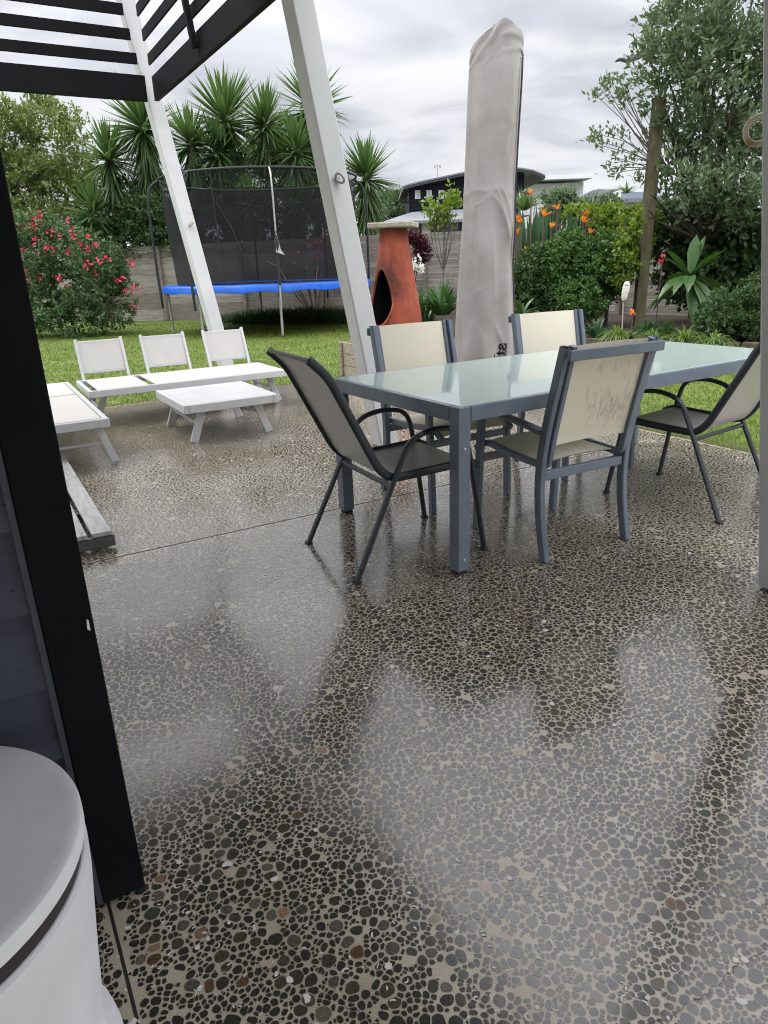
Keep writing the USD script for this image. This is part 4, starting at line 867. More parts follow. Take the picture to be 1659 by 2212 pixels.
MAT['chimenea_clay'] = usdkit.material(stage, '/World/Looks/chimenea_clay', {
    'tc': ('texture_coordinate', {}), 'n': ('noise_texture', dict(scale=4.5, detail=6.0, roughness=0.65)), 'r': ('rgb_ramp', {'ramp': [(0.34, (0.23, 0.046, 0.022)), (0.5, (0.29, 0.056, 0.025)), (0.62, (0.33, 0.068, 0.030)), (0.74, (0.35, 0.10, 0.055))]}),
    'ms': ('mapping', dict(scale=(7.0, 7.0, 1.1))), 'n2': ('noise_texture', dict(scale=2.2, detail=4.0)), 'r2': ('rgb_ramp', {'ramp': [(0.38, (0.78, 0.76, 0.74)), (0.56, (1.0, 1.0, 1.0))]}), 'm1': ('mix_color', dict(blend_type='multiply', fac=0.8)),
    'd': ('vector_math', dict(math_type='distance', vector2=(-0.17, -0.21, 0.70))), 'n3': ('noise_texture', dict(scale=9.0, detail=4.0)), 'ad': ('math', dict(math_type='multiply_add', value2=0.22)), 'r3': ('rgb_ramp', {'ramp': [(0.26, (0.30, 0.26, 0.25)), (0.36, (0.72, 0.68, 0.66)), (0.48, (1, 1, 1))]}), 'm2': ('mix_color', dict(blend_type='multiply', fac=1.0)),
    'sx': ('separate_xyz', {}), 'r4': ('rgb_ramp', {'ramp': [(0.86, (1, 1, 1)), (0.965, (0.58, 0.54, 0.52))]}), 'zs': ('math', dict(math_type='multiply', value2=0.78)), 'm3': ('mix_color', dict(blend_type='multiply', fac=1.0)),
    'bn': ('noise_texture', dict(scale=40.0, detail=5.0)), 'b': ('bump', dict(strength=0.22, distance=0.006)), 'p': ('principled_bsdf', dict(roughness=0.75))},
    [('tc.object', 'n.vector'), ('n.fac', 'r.fac'), ('tc.object', 'ms.vector'), ('ms.vector', 'n2.vector'), ('n2.fac', 'r2.fac'), ('r.color', 'm1.a'), ('r2.color', 'm1.b'), ('tc.object', 'd.vector1'), ('tc.object', 'n3.vector'), ('n3.fac', 'ad.value1'), ('d.value', 'ad.value3'),
     ('ad.value', 'r3.fac'), ('m1.result', 'm2.a'), ('r3.color', 'm2.b'), ('tc.object', 'sx.vector'), ('sx.z', 'zs.value1'), ('zs.value', 'r4.fac'), ('m2.result', 'm3.a'), ('r4.color', 'm3.b'), ('m3.result', 'p.base_color'), ('tc.object', 'bn.vector'), ('bn.fac', 'b.height'), ('b.normal', 'p.normal')], surface='p.BSDF')
# body with an oval mouth cut through the wall
n, zl = 128, np.linspace(0.05, 1.262, 110)
a = np.linspace(0, 2 * np.pi, n, endpoint=False)
def wallgrid(off):
    r = rz_(zl)[:, None] - off + 0.004 * (meshkit.fbm(np.stack([np.cos(a)[None] * 2 + 0 * zl[:, None], np.sin(a)[None] * 2 + 0 * zl[:, None], zl[:, None] * 3 + 0 * a[None]], -1), 3) - 0.5)
    return np.stack([r * np.cos(a), r * np.sin(a), np.repeat(zl[:, None], n, 1)], -1)
outer, inner = wallgrid(0), wallgrid(0.028)
MOUTH = math.radians(227)                                # mouth looks left, towards the house
zc, ha, hz = 0.47, 0.165, 0.25
def inmouth(P):
    x = -P[..., 0] * math.sin(MOUTH) + P[..., 1] * math.cos(MOUTH); f = P[..., 0] * math.cos(MOUTH) + P[..., 1] * math.sin(MOUTH)
    dz = (P[..., 2] - zc) / np.where(P[..., 2] > zc, hz * 1.5, hz); return (f > 0) & ((x / (ha * np.where(P[..., 2] > zc, 1 - 0.35 * np.clip(dz, 0, 1), 1))) ** 2 + dz ** 2 < 1)
i = np.arange(len(zl) * n).reshape(len(zl), n); ir = np.roll(i, -1, 1)
cen = (outer[:-1] + np.roll(outer, -1, 1)[:-1] + outer[1:] + np.roll(outer, -1, 1)[1:]) / 4
op = inmouth(cen)
quads = lambda i0, flip: np.concatenate([np.stack([i0[:-1], np.roll(i0, -1, 1)[:-1], np.roll(i0, -1, 1)[1:]], -1)[~op], np.stack([i0[:-1], np.roll(i0, -1, 1)[1:], i0[1:]], -1)[~op]])[:, ::(-1 if flip else 1)]
body = M().add(outer.reshape(-1, 3), quads(i, False)).lathe(ph[:4], n)
# rolled lip round the mouth
ang = np.linspace(0, 2 * np.pi, 60); lip = []
for t_ in ang:
    dz = math.sin(t_) * (hz * 1.5 if math.sin(t_) > 0 else hz); xx = math.cos(t_) * ha * ((1 - 0.35 * max(0, math.sin(t_))))
    z_ = zc + dz; r_ = float(rz_(z_)); f_ = math.sqrt(max(r_ * r_ - xx * xx, 0.0004))
    lip.append((f_ * math.cos(MOUTH) - xx * math.sin(MOUTH), f_ * math.sin(MOUTH) + xx * math.cos(MOUTH), z_))
obj('body', body, 'chimenea_clay', ch, smooth=True)
obj('mouth_rim', M().tube(lip, 0.016, (math.cos(MOUTH), math.sin(MOUTH), 0.01), 8), 'chimenea_clay', ch, smooth=True)
obj('inner_wall', M().add(inner.reshape(-1, 3), quads(i, True)).lathe([(0.001, 0.06), (0.22, 0.06)], n), 'soot', ch, smooth=True)
obj('slab_cap', M().rbox((0.0, 0.0, 1.295), (0.50, 0.44, 0.060), -0.25, 0.012), 'concrete_slab_cap', ch)

# ================================================================== DRUM TABLE in the near corner
dr = thing('round_side_table', 'round white tub table with a flat lid and a dark gap beside the house wall', 'side table', (-0.7209, 0.7391, 0))
r0 = 0.268
obj('lid', M().lathe([(0.001, 0.520), (r0 - 0.02, 0.520), (r0 - 0.008, 0.519), (r0 - 0.002, 0.5155), (r0, 0.510), (r0, 0.489), (r0 - 0.003, 0.486), (0.001, 0.486)], 96), 'drum_white', dr, smooth=35)
obj('gap_band', M().lathe([(r0 - 0.009, 0.488), (r0 - 0.009, 0.455)], 96), 'drum_dark', dr, smooth=True)
obj('tub', M().lathe([(0.001, 0.457), (r0 - 0.006, 0.457), (r0 - 0.001, 0.453), (r0 - 0.004, 0.40), (r0 - 0.020, 0.25), (r0 - 0.034, 0.10), (r0 - 0.040, 0.045), (r0 - 0.038, 0.035), (r0 - 0.015, 0.022), (r0 - 0.012, 0.004), (0.001, 0.003)], 96), 'drum_white', dr, smooth=35)

# ================================================================== FENCES
def fence(name, label, A0, B0, H, bays, zb, flip):
    A0, B0 = np.asarray(A0, float), np.asarray(B0, float); d = B0 - A0; L = np.linalg.norm(d); d /= L; rz = math.atan2(d[1], d[0])
    t = thing(name, label, 'fence', (*A0, 0), rz); rng = np.random.default_rng(3); nb = 13; ph_ = H / nb
    for b in range(bays):
        x0, x1 = L * b / bays, L * (b + 1) / bays
        for k in range(nb):
            obj('plank', M().box(((x0 + x1) / 2, 0.006 * rng.normal() * 0.4, zb + ph_ * (k + 0.5)), (x1 - x0 - 0.008, 0.022, ph_ - 0.004 - 0.003 * rng.random()), b=0.003), 'fence_' + 'abc'[rng.integers(3)], t)
    for b in range(bays + 1):
        obj('post', M().box((L * b / bays, -0.062, zb + H / 2 + 0.0), (0.10, 0.10, H - 0.03), b=0.006), 'fence_b', t)
for nme, c in (('a', (0.28, 0.255, 0.23)), ('b', (0.20, 0.175, 0.15)), ('c', (0.33, 0.305, 0.275))):
    mat('fence_' + nme, c, 0.85, col2=tuple(q * 0.55 for q in c), scale=5, stretch=(0.5, 3, 7), bump=0.4, bscale=22, lo=0.3, hi=0.62)
fence('timber_fence', 'long grey horizontal plank fence behind the trampoline', FENCE_A, FENCE_B, 1.98, 7, -0.04, False)
fence('timber_fence', 'shaded plank fence hidden behind the garden plants on the right', FENCE_B + [0.1, -0.05], SIDE_B + [1.2, 0.9], 1.75, 5, -0.02, False)

# ================================================================== TRAMPOLINE
TC = np.array([-2.40, 16.25])
tr = thing('trampoline', 'round trampoline with blue edge pad and black safety net', 'trampoline', (*TC, -0.03))
UsdGeom.Xformable(tr).AddScaleOp().Set(Gf.Vec3f(0.965, 0.965, 1.0))
PZ = 0.985
ang8 = [math.radians(-76 + 45 * k) for k in range(8)]
obj('frame_ring', ring((0, 0, PZ - 0.04), 2.22, 0.022, (0, 0, 1), 72, 8), 'galvanised', tr, smooth=True)
obj('jump_mat', M().lathe([(0.001, PZ - 0.02), (1.98, PZ - 0.02)], 72), 'mat_black', tr)
# pad with slack between its ties
nA = 144; a = np.linspace(0, 2 * np.pi, nA, endpoint=False); prof = [(1.93, 0.000), (1.95, 0.022), (2.16, 0.026), (2.30, 0.018), (2.345, -0.012), (2.352, -0.115), (2.345, -0.12), (2.33, -0.02)]
V = []
for (r, z) in prof:
    wob = 0.014 * np.sin(a * 16) * (z < 0) + 0.016 * (meshkit.noise(np.stack([np.cos(a) * 5, np.sin(a) * 5, 0 * a + r], -1), 4) - 0.5)
    V.append(np.stack([r * np.cos(a), r * np.sin(a), PZ + z + wob], -1))
V = np.array(V); i = np.arange(len(prof) * nA).reshape(len(prof), nA); ir = np.roll(i, -1, 1)
obj('edge_pad', M().add(V.reshape(-1, 3), np.concatenate([np.stack([i[:-1], ir[1:], ir[:-1]], -1).reshape(-1, 3), np.stack([i[:-1], i[1:], ir[1:]], -1).reshape(-1, 3)])), 'blue_vinyl', tr, smooth=True)
HZ = 3.06
for k, an in enumerate(ang8):
    c, s = math.cos(an), math.sin(an); o = np.array([c, s, 0])
    pl = fillet([o * 2.38 + [0, 0, 0.55], o * 2.40 + [0, 0, 1.2], o * 2.40 + [0, 0, HZ - 0.42], o * 2.31 + [0, 0, HZ - 0.10], o * 2.13 + [0, 0, HZ]], [0, .1, .3, .2, 0], 6)
    front = k in (0,)
    tang = np.array([-s, c, 0])
    p = obj('net_pole', M().tube(pl, 0.018 if front else 0.028, tang, 8), 'galvanised' if front else 'foam_black', tr, smooth=True)
    if front:
        n = 46; zz = np.linspace(0.99, 1.95, n); q = o * 2.40 + np.stack([0 * zz, 0 * zz, zz], -1)
        bl = 1 + 0.10 * np.sin(np.arange(n) * 2.2) + 0.9 * np.exp(-((zz - 1.72) / 0.13) ** 2)
        obj('foam_sleeve', M().tube(q, 0.027, tang, 10, scale=bl), 'foam_black', p, smooth=True)
        obj('torn_sleeve', M().add([o * 2.43 + [0, 0, 1.95], o * 2.43 + tang * 0.07 + [0, 0, 1.62], o * 2.44 + tang * 0.14 + [0, 0, 1.52], o * 2.44 - tang * 0.03 + [0, 0, 1.58]], [[0, 1, 3], [1, 2, 3]]), 'galvanised', p)
    lg_ = fillet([o * 2.24 + [0, 0, PZ - 0.06], o * 2.22 + [0, 0, 0.06], o * 2.19 + [0, 0, 0.02]], 0.03, 4)
    obj('leg', M().tube(lg_, 0.027, tang, 8), 'rusty_steel', tr, smooth=True)
    nx = ang8[(k + 1) % 8]
    if k in (2, 4): obj('foot_bar', M().tube([o * 2.2 + [0, 0, 0.03], np.array([math.cos(nx), math.sin(nx), 0]) * 2.2 + [0, 0, 0.03]], 0.02, (0, 0, 1), 8), 'rusty_steel', tr)
def cyl(r0_, r1_, z0_, z1_, wob, nz_=8):
    a = np.linspace(0, 2 * np.pi, 145)[:-1]; V = []
    for t_ in np.linspace(0, 1, nz_):
        rr2 = (r0_ + (r1_ - r0_) * t_) * (1 + wob * np.sin(a * 8 + 0.5) * math.sin(t_ * math.pi) + wob * 0.8 * (meshkit.noise(np.stack([np.cos(a) * 4, np.sin(a) * 4, 0 * a + t_ * 2], -1), 2) - 0.5))
        V.append(np.stack([rr2 * np.cos(a), rr2 * np.sin(a), 0 * a + z0_ + (z1_ - z0_) * t_ - 0.03 * t_ * np.abs(np.sin(a * 4 + 0.6)) * (wob > 0.005)], -1))
    V = np.array(V); i = np.arange(nz_ * 144).reshape(nz_, 144); ir = np.roll(i, -1, 1)
    return V.reshape(-1, 3), np.concatenate([np.stack([i[:-1], ir[:-1], ir[1:]], -1).reshape(-1, 3), np.stack([i[:-1], ir[1:], i[1:]], -1).reshape(-1, 3)])
obj('safety_net', cyl(2.0, 2.10, PZ, HZ - 0.30, 0.008), 'net_mesh', tr, smooth=True)
obj('net_band', cyl(2.10, 2.13, HZ - 0.29, HZ - 0.02, 0.0), 'net_band', tr, smooth=True)
obj('net_hoop', ring((0, 0, HZ), 2.135, 0.024, (0, 0, 1), 72, 8), 'foam_black', tr, smooth=True)
ae = math.radians(-107)
e = np.array([math.cos(ae), math.sin(ae), 0]); e2 = np.array([math.cos(ae + 0.24), math.sin(ae + 0.24), 0])
obj('net_zip', M().tube([e * 2.03 + [0, 0, PZ], e * 2.07 + [0, 0, 1.7], e * 2.12 + [0, 0, 2.3], e * 2.14 + [0, 0, HZ]], 0.011, (-e[1], e[0], 0), 6), 'foam_black', tr)
obj('net_zip', M().tube([e2 * 2.03 + [0, 0, PZ], e2 * 2.06 + [0, 0, 1.5], (e * 0.35 + e2 * 0.65) * 2.10 + [0, 0, 2.0], (e * 0.9 + e2 * 0.1) * 2.12 + [0, 0, 2.5]], 0.009, (-e[1], e[0], 0), 6), 'foam_black', tr)

# ================================================================== VEGETATION
def yucca(label, px, py, Y, R, skirt, seed, lean=0.0, n=120, zbase=-0.1):
    n = int(n * 1.5); R = R * 1.06
    rng = np.random.default_rng(seed); C = at(px, py, Y)
    t = thing('yucca', label, 'yucca', (C[0], C[1], zbase), group=None); H = C[2] - zbase
    path = np.array([(lean, 0, 0), (lean * 0.5, 0.05, H * 0.4), (0, 0, H * 0.75), (0, 0, H)])
    obj('trunk', M().tube(fillet(path, 0.5, 5), 0.11, (0, 1, 0), 10, scale=None), 'yucca_bark', t, smooth=True)
    el = np.radians(88 - 108 * rng.random(n) ** 0.85); az = rng.uniform(0, 2 * np.pi, n)
    D = np.stack([np.cos(el) * np.cos(az), np.cos(el) * np.sin(az), np.sin(el)], -1)
    P = np.array([0, 0, H]) + D * 0.06 + np.c_[0 * el, 0 * el, (el - 0.5) * 0.10 * R / 0.7]
    L = R * (0.85 + 0.3 * rng.random(n)) * np.where(el > 1.2, 0.85, 1.0)
    obj('crown', blades(P, D, L, 0.052 * R / 0.85 + 0.012, np.where(el < 0.3, 0.22, 0.05), 4, Nn=np.cross(D, np.c_[-np.sin(az), np.cos(az), 0 * az]) + 0.25 * rng.normal(size=D.shape)), 'yucca_leaf', t)
    if skirt:
        m = int(n * skirt * 1.4); az = rng.uniform(0, 2 * np.pi, m); hh = H - rng.random(m) * skirt * 1.1; el = np.radians(-25 - 55 * rng.random(m))
        D = np.stack([np.cos(el) * np.cos(az), np.cos(el) * np.sin(az), np.sin(el)], -1)
        q = rng.random(m) < 0.35
        P = np.stack([0.1 * np.cos(az), 0.1 * np.sin(az), hh], -1)
        obj('hanging_leaves', blades(P[~q], D[~q], R * (0.75 + 0.3 * rng.random((~q).sum())), 0.05, 0.12, 3), 'yucca_leaf', t)
        obj('dry_skirt', blades(P[q], D[q] * [0.5, 0.5, 1.2], R * 0.8, 0.045, 0.1, 3), 'yucca_dry', t)
    return t
yucca('tall yucca left of the first white post with a long hanging skirt', 308, 275, 21.3, 1.10, 1.9, 1, n=150)
yucca('small yucca crown low between the left tree and the skirted yucca', 236, 345, 21.0, 0.92, 0.7, 2)
yucca('low bright yucca in front of the hedge above the flowering bush', 203, 462, 20.6, 0.82, 0.3, 3, n=80)
yucca('tallest yucca crown against the sky above the trampoline', 486, 262, 21.6, 1.20, 0.9, 4, n=150)
yucca('yucca crown just right of the first white post above the trampoline hoop', 412, 312, 20.9, 0.90, 0.8, 5)
yucca('yucca crown tucked below the tallest yucca', 470, 330, 21.0, 0.85, 1.0, 6)
yucca('yucca on a bare brown trunk rising behind the trampoline front pole', 574, 270, 21.2, 0.95, 0.55, 7, n=110)
yucca('low yucca behind the trampoline net left of the second white post', 640, 330, 20.7, 0.85, 0.9, 8)
yucca('high yucca mostly hidden behind the second white post', 672, 235, 21.8, 1.10, 1.2, 9, n=130)
yucca('yucca right of the trampoline beside the sky gap', 792, 385, 20.9, 0.95, 0.8, 10, n=120)
yucca('yucca crown seen through the middle of the trampoline net', 540, 440, 20.4, 0.72, 0.4, 11, n=70)
yucca('yucca crown seen through the right of the trampoline net', 630, 455, 20.3, 0.75, 0.5, 12, n=70)
yucca('thin yucca crown peeping over the trampoline net on the right', 722, 392, 21.6, 0.8, 0.6, 13, n=80)

def tree(name, label, cat, base, blobs, n, k, L, Wd, leaf, bark, trunk_r, seed, nl=14, **kw):
    rng = np.random.default_rng(seed); base = np.asarray(base, float)
    t = thing(name, label, cat, base)
    B = [(np.asarray(c, float) - base, np.asarray(r, float)) for c, r in blobs]
    m = M(); top = np.mean([b[0] for b in B], 0)
    fork = np.array([top[0] * 0.35, top[1] * 0.35, max(0.25, top[2] * 0.45)])
    m.tube(np.array([(0, 0, -0.05), fork * [0.4, 0.4, 0.5], fork]), 1.0, (0, 1, 0.1), 8, scale=[trunk_r, trunk_r * 0.8, trunk_r * 0.7])
    tg = []
    for c, r in B:
        for _ in range(max(1, nl // len(B))): tg.append(c + unit(rng, 1)[0] * r * 0.75)
    limbs(m, rng, fork, tg, trunk_r * 0.5, 0.008)
    obj('trunk', m, bark, t, smooth=True)
    obj('crown', crown(rng, B, n, k, L, Wd, seed=seed, **kw), leaf, t)
    return t
def bl(px, py, Y, rx, rz, ry=None):                       # blob: centre by pixel at distance Y; radii in metres
    return at(px, py, Y), (rx, ry if ry is not None else rx * 0.85, rz)
# left: broad olive tree, hedge, flowering bush
tree('olive_tree', 'broad olive green tree at far left above the flowering bush', 'tree', (-9.6, 23.2, -0.1),
     [bl(60, 300, 23, 1.3, 1.3), bl(130, 330, 22.6, 1.1, 1.4), bl(20, 420, 23, 1.4, 1.5), bl(110, 440, 22.4, 1.3, 1.3), bl(170, 420, 22.4, 0.8, 1.2), bl(75, 235, 23, 0.8, 0.7), bl(-70, 330, 23, 1.4, 1.8), bl(60, 520, 22.5, 1.2, 1.0)],
     2600, 12, 0.13, 0.055, 'leaf_sage', 'bark', 0.16, 31, thr=0.44, freq=1.6, spread=0.9)
tree('hedge_bush', 'dark green rounded bush behind the fence under the yuccas', 'bush', (-6.2, 20.9, -0.1),
     [bl(250, 490, 20.9, 0.9, 0.75), bl(330, 485, 20.7, 0.9, 0.8), bl(190, 520, 21.1, 0.9, 0.8), bl(380, 500, 20.6, 0.7, 0.7), bl(290, 440, 21.4, 0.9, 0.6)],
     1300, 12, 0.11, 0.05, 'leaf_dark', 'bark', 0.06, 32, thr=0.38)
tree('hedge_bush', 'dark bush behind the fence seen through the trampoline net', 'bush', (-3.4, 20.8, -0.1),
     [bl(470, 480, 20.8, 1.0, 0.8), bl(570, 480, 20.6, 1.0, 0.8), bl(680, 470, 20.4, 1.0, 0.9), bl(420, 420, 21.2, 0.8, 0.7), bl(520, 410, 21.6, 1.0, 0.9), bl(640, 400, 21.6, 1.0, 0.9)],
     1500, 12, 0.11, 0.05, 'leaf_dark', 'bark', 0.06, 33, thr=0.36)
tree('light_green_tree', 'pale green tree behind the yuccas near the second white post', 'tree', (-2.2, 24.5, -0.1),
     [bl(600, 330, 24.5, 1.0, 1.2), bl(650, 300, 24.5, 0.9, 1.0), bl(560, 360, 24.5, 0.9, 0.9)], 700, 12, 0.12, 0.05, 'leaf_sage', 'bark', 0.1, 34, thr=0.42)

fb_blobs = [bl(95, 560, 16.6, 0.85, 0.95), bl(170, 590, 16.4, 0.95, 0.95), bl(235, 640, 16.3, 0.62, 0.75), bl(70, 660, 16.2, 0.8, 0.8), bl(150, 680, 16.0, 0.9, 0.6), bl(60, 510, 16.8, 0.6, 0.6), bl(240, 580, 16.6, 0.35, 0.5), bl(-20, 600, 16.6, 0.8, 1.0)]
fb = tree('flowering_bush', 'rounded bush covered in bright pink red flowers at left of the lawn', 'flowering bush', (-7.0, 16.6, -0.05), fb_blobs, 2100, 11, 0.085, 0.042, 'leaf_flowerbush', 'bark', 0.05, 35, thr=0.40, freq=2.6, zmin=0.02)
rng = np.random.default_rng(77)
def flower_clusters(parent, base, spots, rad, per, leafL, m_name, rng):
    P, D = [], []
    for s in spots:
        n = per; d = unit(rng, n); P.append(s - base + d * rad * rng.random(n)[:, None]); D.append(d + [0, -0.4, 0.3])
    P = np.concatenate(P); D = np.concatenate(D)
    obj('flowers', leaves(P, D, unit(rng, len(P)), leafL, leafL * 0.8, 0.1), m_name, parent, kind='stuff')
fpx = [(60, 465), (85, 462), (40, 488), (48, 497), (62, 495), (75, 493), (35, 480), (80, 476), (90, 474), (145, 478), (155, 500), (190, 513), (125, 512), (102, 535), (118, 540), (95, 545), (190, 535), (172, 530), (160, 512), (203, 530), (190, 568), (188, 575), (210, 590), (122, 600), (130, 606), (145, 620), (48, 583), (75, 520), (215, 565), (250, 600), (262, 602), (280, 565), (285, 570), (272, 632), (302, 622), (290, 624), (290, 665), (60, 603), (85, 600), (100, 490), (30, 520), (55, 540), (232, 560), (70, 485), (110, 500), (148, 545)]
spots = [at(x, y, 15.55 + 0.5 * rng.random() + (0.7 if y < 500 else 0)) for x, y in fpx]
flower_clusters(fb, np.array([-7.0, 16.6, -0.05]), spots, 0.07, 8, 0.062, 'petal_pink', rng)

# grasses against the fence under the trampoline
def tuft(name, label, cat, c, n, L, Wd, droop, leaf, seed, spread=1.0, rad=0.12, segs=4, zup=1.0, shape='sword', group=None, fold=0.0):
    rng = np.random.default_rng(seed); t = thing(name, label, cat, (c[0], c[1], c[2]), group=group)
    az = rng.uniform(0, 2 * np.pi, n); k = rng.random(n); D = np.stack([np.cos(az) * spread * k ** 0.7, np.sin(az) * spread * k ** 0.7, np.full(n, zup)], -1)
    P = np.stack([np.cos(az) * rad * k, np.sin(az) * rad * k, 0 * az], -1)
    obj('leaves', blades(P, D, L * (0.7 + 0.5 * rng.random(n)), Wd, droop * (0.7 + 0.6 * k), segs, shape=shape, fold=fold), leaf, t); return t
rng = np.random.default_rng(51); n = 6500
fx = rng.uniform(-4.2, 0.2, n); fy = FENCE_A[1] + (fx - FENCE_A[0]) * (FENCE_B[1] - FENCE_A[1]) / (FENCE_B[0] - FENCE_A[0]) - 0.25 - 1.6 * rng.random(n) ** 1.3
hh = np.interp(fx, [-4.2, -3.2, -1.4, -0.3, 0.2], [0.25, 0.5, 0.55, 0.42, 0.2])
D = unit(rng, n) * [0.5, 0.5, 0]; D[:, 2] = 1
obj('tall_grass', blades(np.stack([fx, fy, np.full(n, -0.04)], -1), D, hh * (0.5 + 0.7 * rng.random(n)), 0.022, 0.3, 3), 'tall_grass', label='dark unmown grass along the foot of the fence under the trampoline', category='tall grass', kind='stuff')
tw = thing('dead_shrub', 'leafless pale twigs standing by the fence behind the trampoline', 'dead shrub', (-1.55, 18.2, 0))
rng = np.random.default_rng(14); m = M(); limbs(m, rng, (0, 0, 0), [(-0.1 + 0.5 * rng.normal() * 0.7, 0.15 * rng.normal(), 1.0 + 0.8 * rng.random()) for _ in range(16)], 0.014, 0.004, 0.25); obj('twigs', m, 'twig_pale', tw)
P = np.array([(0.35 + 0.4 * rng.normal(), -0.2 + 0.1 * rng.normal(), 1.5 + 0.35 * rng.normal()) for _ in range(60)]); obj('red_leaves', leaves(P, unit(rng, 60), unit(rng, 60), 0.08, 0.05), 'petal_red', tw)

# garden right of the chimenea
c = at(888, 550, 16.2)
tree('red_shrub', 'small dark red leaved shrub by the fence right of the chimenea', 'shrub', (c[0], c[1], 0), [bl(888, 552, 16.2, 0.22, 0.26), bl(880, 590, 16.2, 0.22, 0.3)], 240, 9, 0.12, 0.035, 'red_leaf', 'bark', 0.03, 41, spread=0.9)
tuft('iris_clump', 'clump of narrow upright leaves with small white flowers beside the chimenea', 'iris', (*at(905, 640, 13.6)[:2], 0.02), 90, 0.95, 0.045, 0.25, 'strap_leaf', 42, 0.55, 0.25)
ip = stage.GetPrimAtPath('/World/iris_clump'); ib = np.array([*at(905, 640, 13.6)[:2], 0.02]); rng = np.random.default_rng(9)
flower_clusters(ip, ib, [at(890 + 22 * rng.random(), 555 + 30 * rng.random(), 13.3) for _ in range(12)], 0.045, 8, 0.06, 'petal_white', rng)
tuft('agapanthus', 'large fan of broad grey green strap leaves left of the covered umbrella', 'agapanthus', (*at(955, 650, 13.2)[:2], 0.35), 80, 0.95, 0.085, 0.42, 'strap_leaf', 43, 0.95, 0.12, fold=0.12)
tuft('spider_plant', 'grassy variegated clump at the bed edge left of the covered umbrella', 'spider plant', (*at(960, 700, 12.8)[:2], 0.03), 150, 0.5, 0.022, 0.75, 'spider_leaf', 44, 1.2, 0.25)
tuft('agapanthus', 'low green strap leaf clump close to the chimenea foot', 'agapanthus', (*at(925, 690, 13.4)[:2], 0.03), 70, 0.6, 0.05, 0.5, 'strap_leaf', 45, 0.9, 0.2)
c = at(955, 500, 17.0)
tree('young_tree', 'thin young tree with lime green leaves in front of the dark house', 'tree', (c[0], c[1], 0), [bl(935, 455, 17, 0.22, 0.22), bl(962, 450, 17, 0.28, 0.25), bl(975, 425, 17, 0.14, 0.2), bl(955, 480, 17, 0.3, 0.12), bl(985, 470, 17, 0.2, 0.25)],
     75, 8, 0.11, 0.055, 'leaf_lime', 'bark_grey', 0.02, 46, thr=0.3, spread=1.2, shell=0.2)

# bird of paradise
bc = at(1195, 560, 13.6)
bop = thing('bird_of_paradise', 'bird of paradise clump with orange flowers above the green bushes', 'bird of paradise', (bc[0], bc[1], 0.02))
rng = np.random.default_rng(47); n = 120
px_ = rng.uniform(1112, 1290, n); tops = np.array([at(x, y, 13.5 + 0.6 * rng.random()) for x, y in zip(px_, 430 + 90 * rng.random(n))]) - [bc[0], bc[1], 0.02]
P = np.c_[tops[:, :2] * 0.8 + 0.08 * rng.normal(size=(n, 2)), np.zeros(n)]
Dv = tops - P; LL = np.linalg.norm(Dv, axis=1)
obj('paddle_leaves', blades(P, Dv, LL, 0.15, 0.03, 7, Nn=unit(rng, n) * [1, 1, 0.2], shape='paddle', fold=0.18), 'paddle_leaf', bop)
stems = M()
for x, y, sc_ in [(1147, 412, 1.0), (1174, 458, 1.2), (1204, 444, 0.9), (1191, 484, 1.0), (1114, 465, 1.0), (1125, 472, 0.9), (1116, 500, 1.1), (1260, 472, 1.1), (1274, 495, 1.0), (1139, 535, 0.9), (1268, 455, 0.8)]:
    f = at(x, y + 8, 13.1) - [bc[0], bc[1], 0.02]; rng2 = np.random.default_rng(x); sgn = 1 if rng2.random() < 0.6 else -1
    stems.tube(np.array([(f[0] * 0.8, f[1] * 0.8 + 0.1, 0), (f[0] * 0.95, f[1], f[2] * 0.6), f]), 0.012, (0, 1, 0.01), 6)
    k = 10; fa = rng2.uniform(0.1, 2.1, k); D = np.stack([sgn * np.cos(fa), 0.35 * rng2.normal(size=k), np.sin(fa)], -1)
    obj('flower', blades(np.tile(f, (k, 1)), D, 0.115 * sc_ * (0.7 + 0.6 * rng2.random(k)), 0.024, 0.02, 3, Nn=np.tile([0, 1.0, 0.1], (k, 1))), 'petal_orange', bop)
    obj('flower_bract', blades(f[None], np.array([[sgn * 1.0, 0, 0.28]]), 0.27 * sc_, 0.045, 0.05, 3, Nn=np.array([[0, 1.0, 0.2]])), 'bract_green', bop)
obj('stems', stems, 'bract_green', bop)

def bush(label, px, py, Y, blobs, n, L, leaf, seed, **kw):
    c = at(px, py, Y)
    return tree('garden_bush', label, 'bush', (c[0], c[1], 0.0), blobs, n, 12, L, L * 0.62, leaf, 'bark', 0.045, seed, zmin=0.05, **kw)
bush('dense green bush just right of the covered umbrella', 1160, 640, 13.0, [bl(1150, 600, 13.0, 0.42, 0.5), bl(1195, 640, 12.9, 0.5, 0.5), bl(1130, 660, 12.9, 0.35, 0.4), bl(1180, 560, 13.2, 0.3, 0.25)], 1500, 0.06, 'leaf_dark', 61, thr=0.34, freq=3.5)
bush('glossy mid green bush in the middle of the right garden bed', 1260, 620, 12.8, [bl(1235, 560, 12.9, 0.42, 0.4), bl(1290, 600, 12.7, 0.45, 0.5), bl(1250, 650, 12.6, 0.5, 0.35), bl(1210, 590, 12.8, 0.3, 0.4), bl(1320, 560, 12.8, 0.4, 0.5)], 2100, 0.06, 'leaf_mid', 62, thr=0.38, freq=3.2)
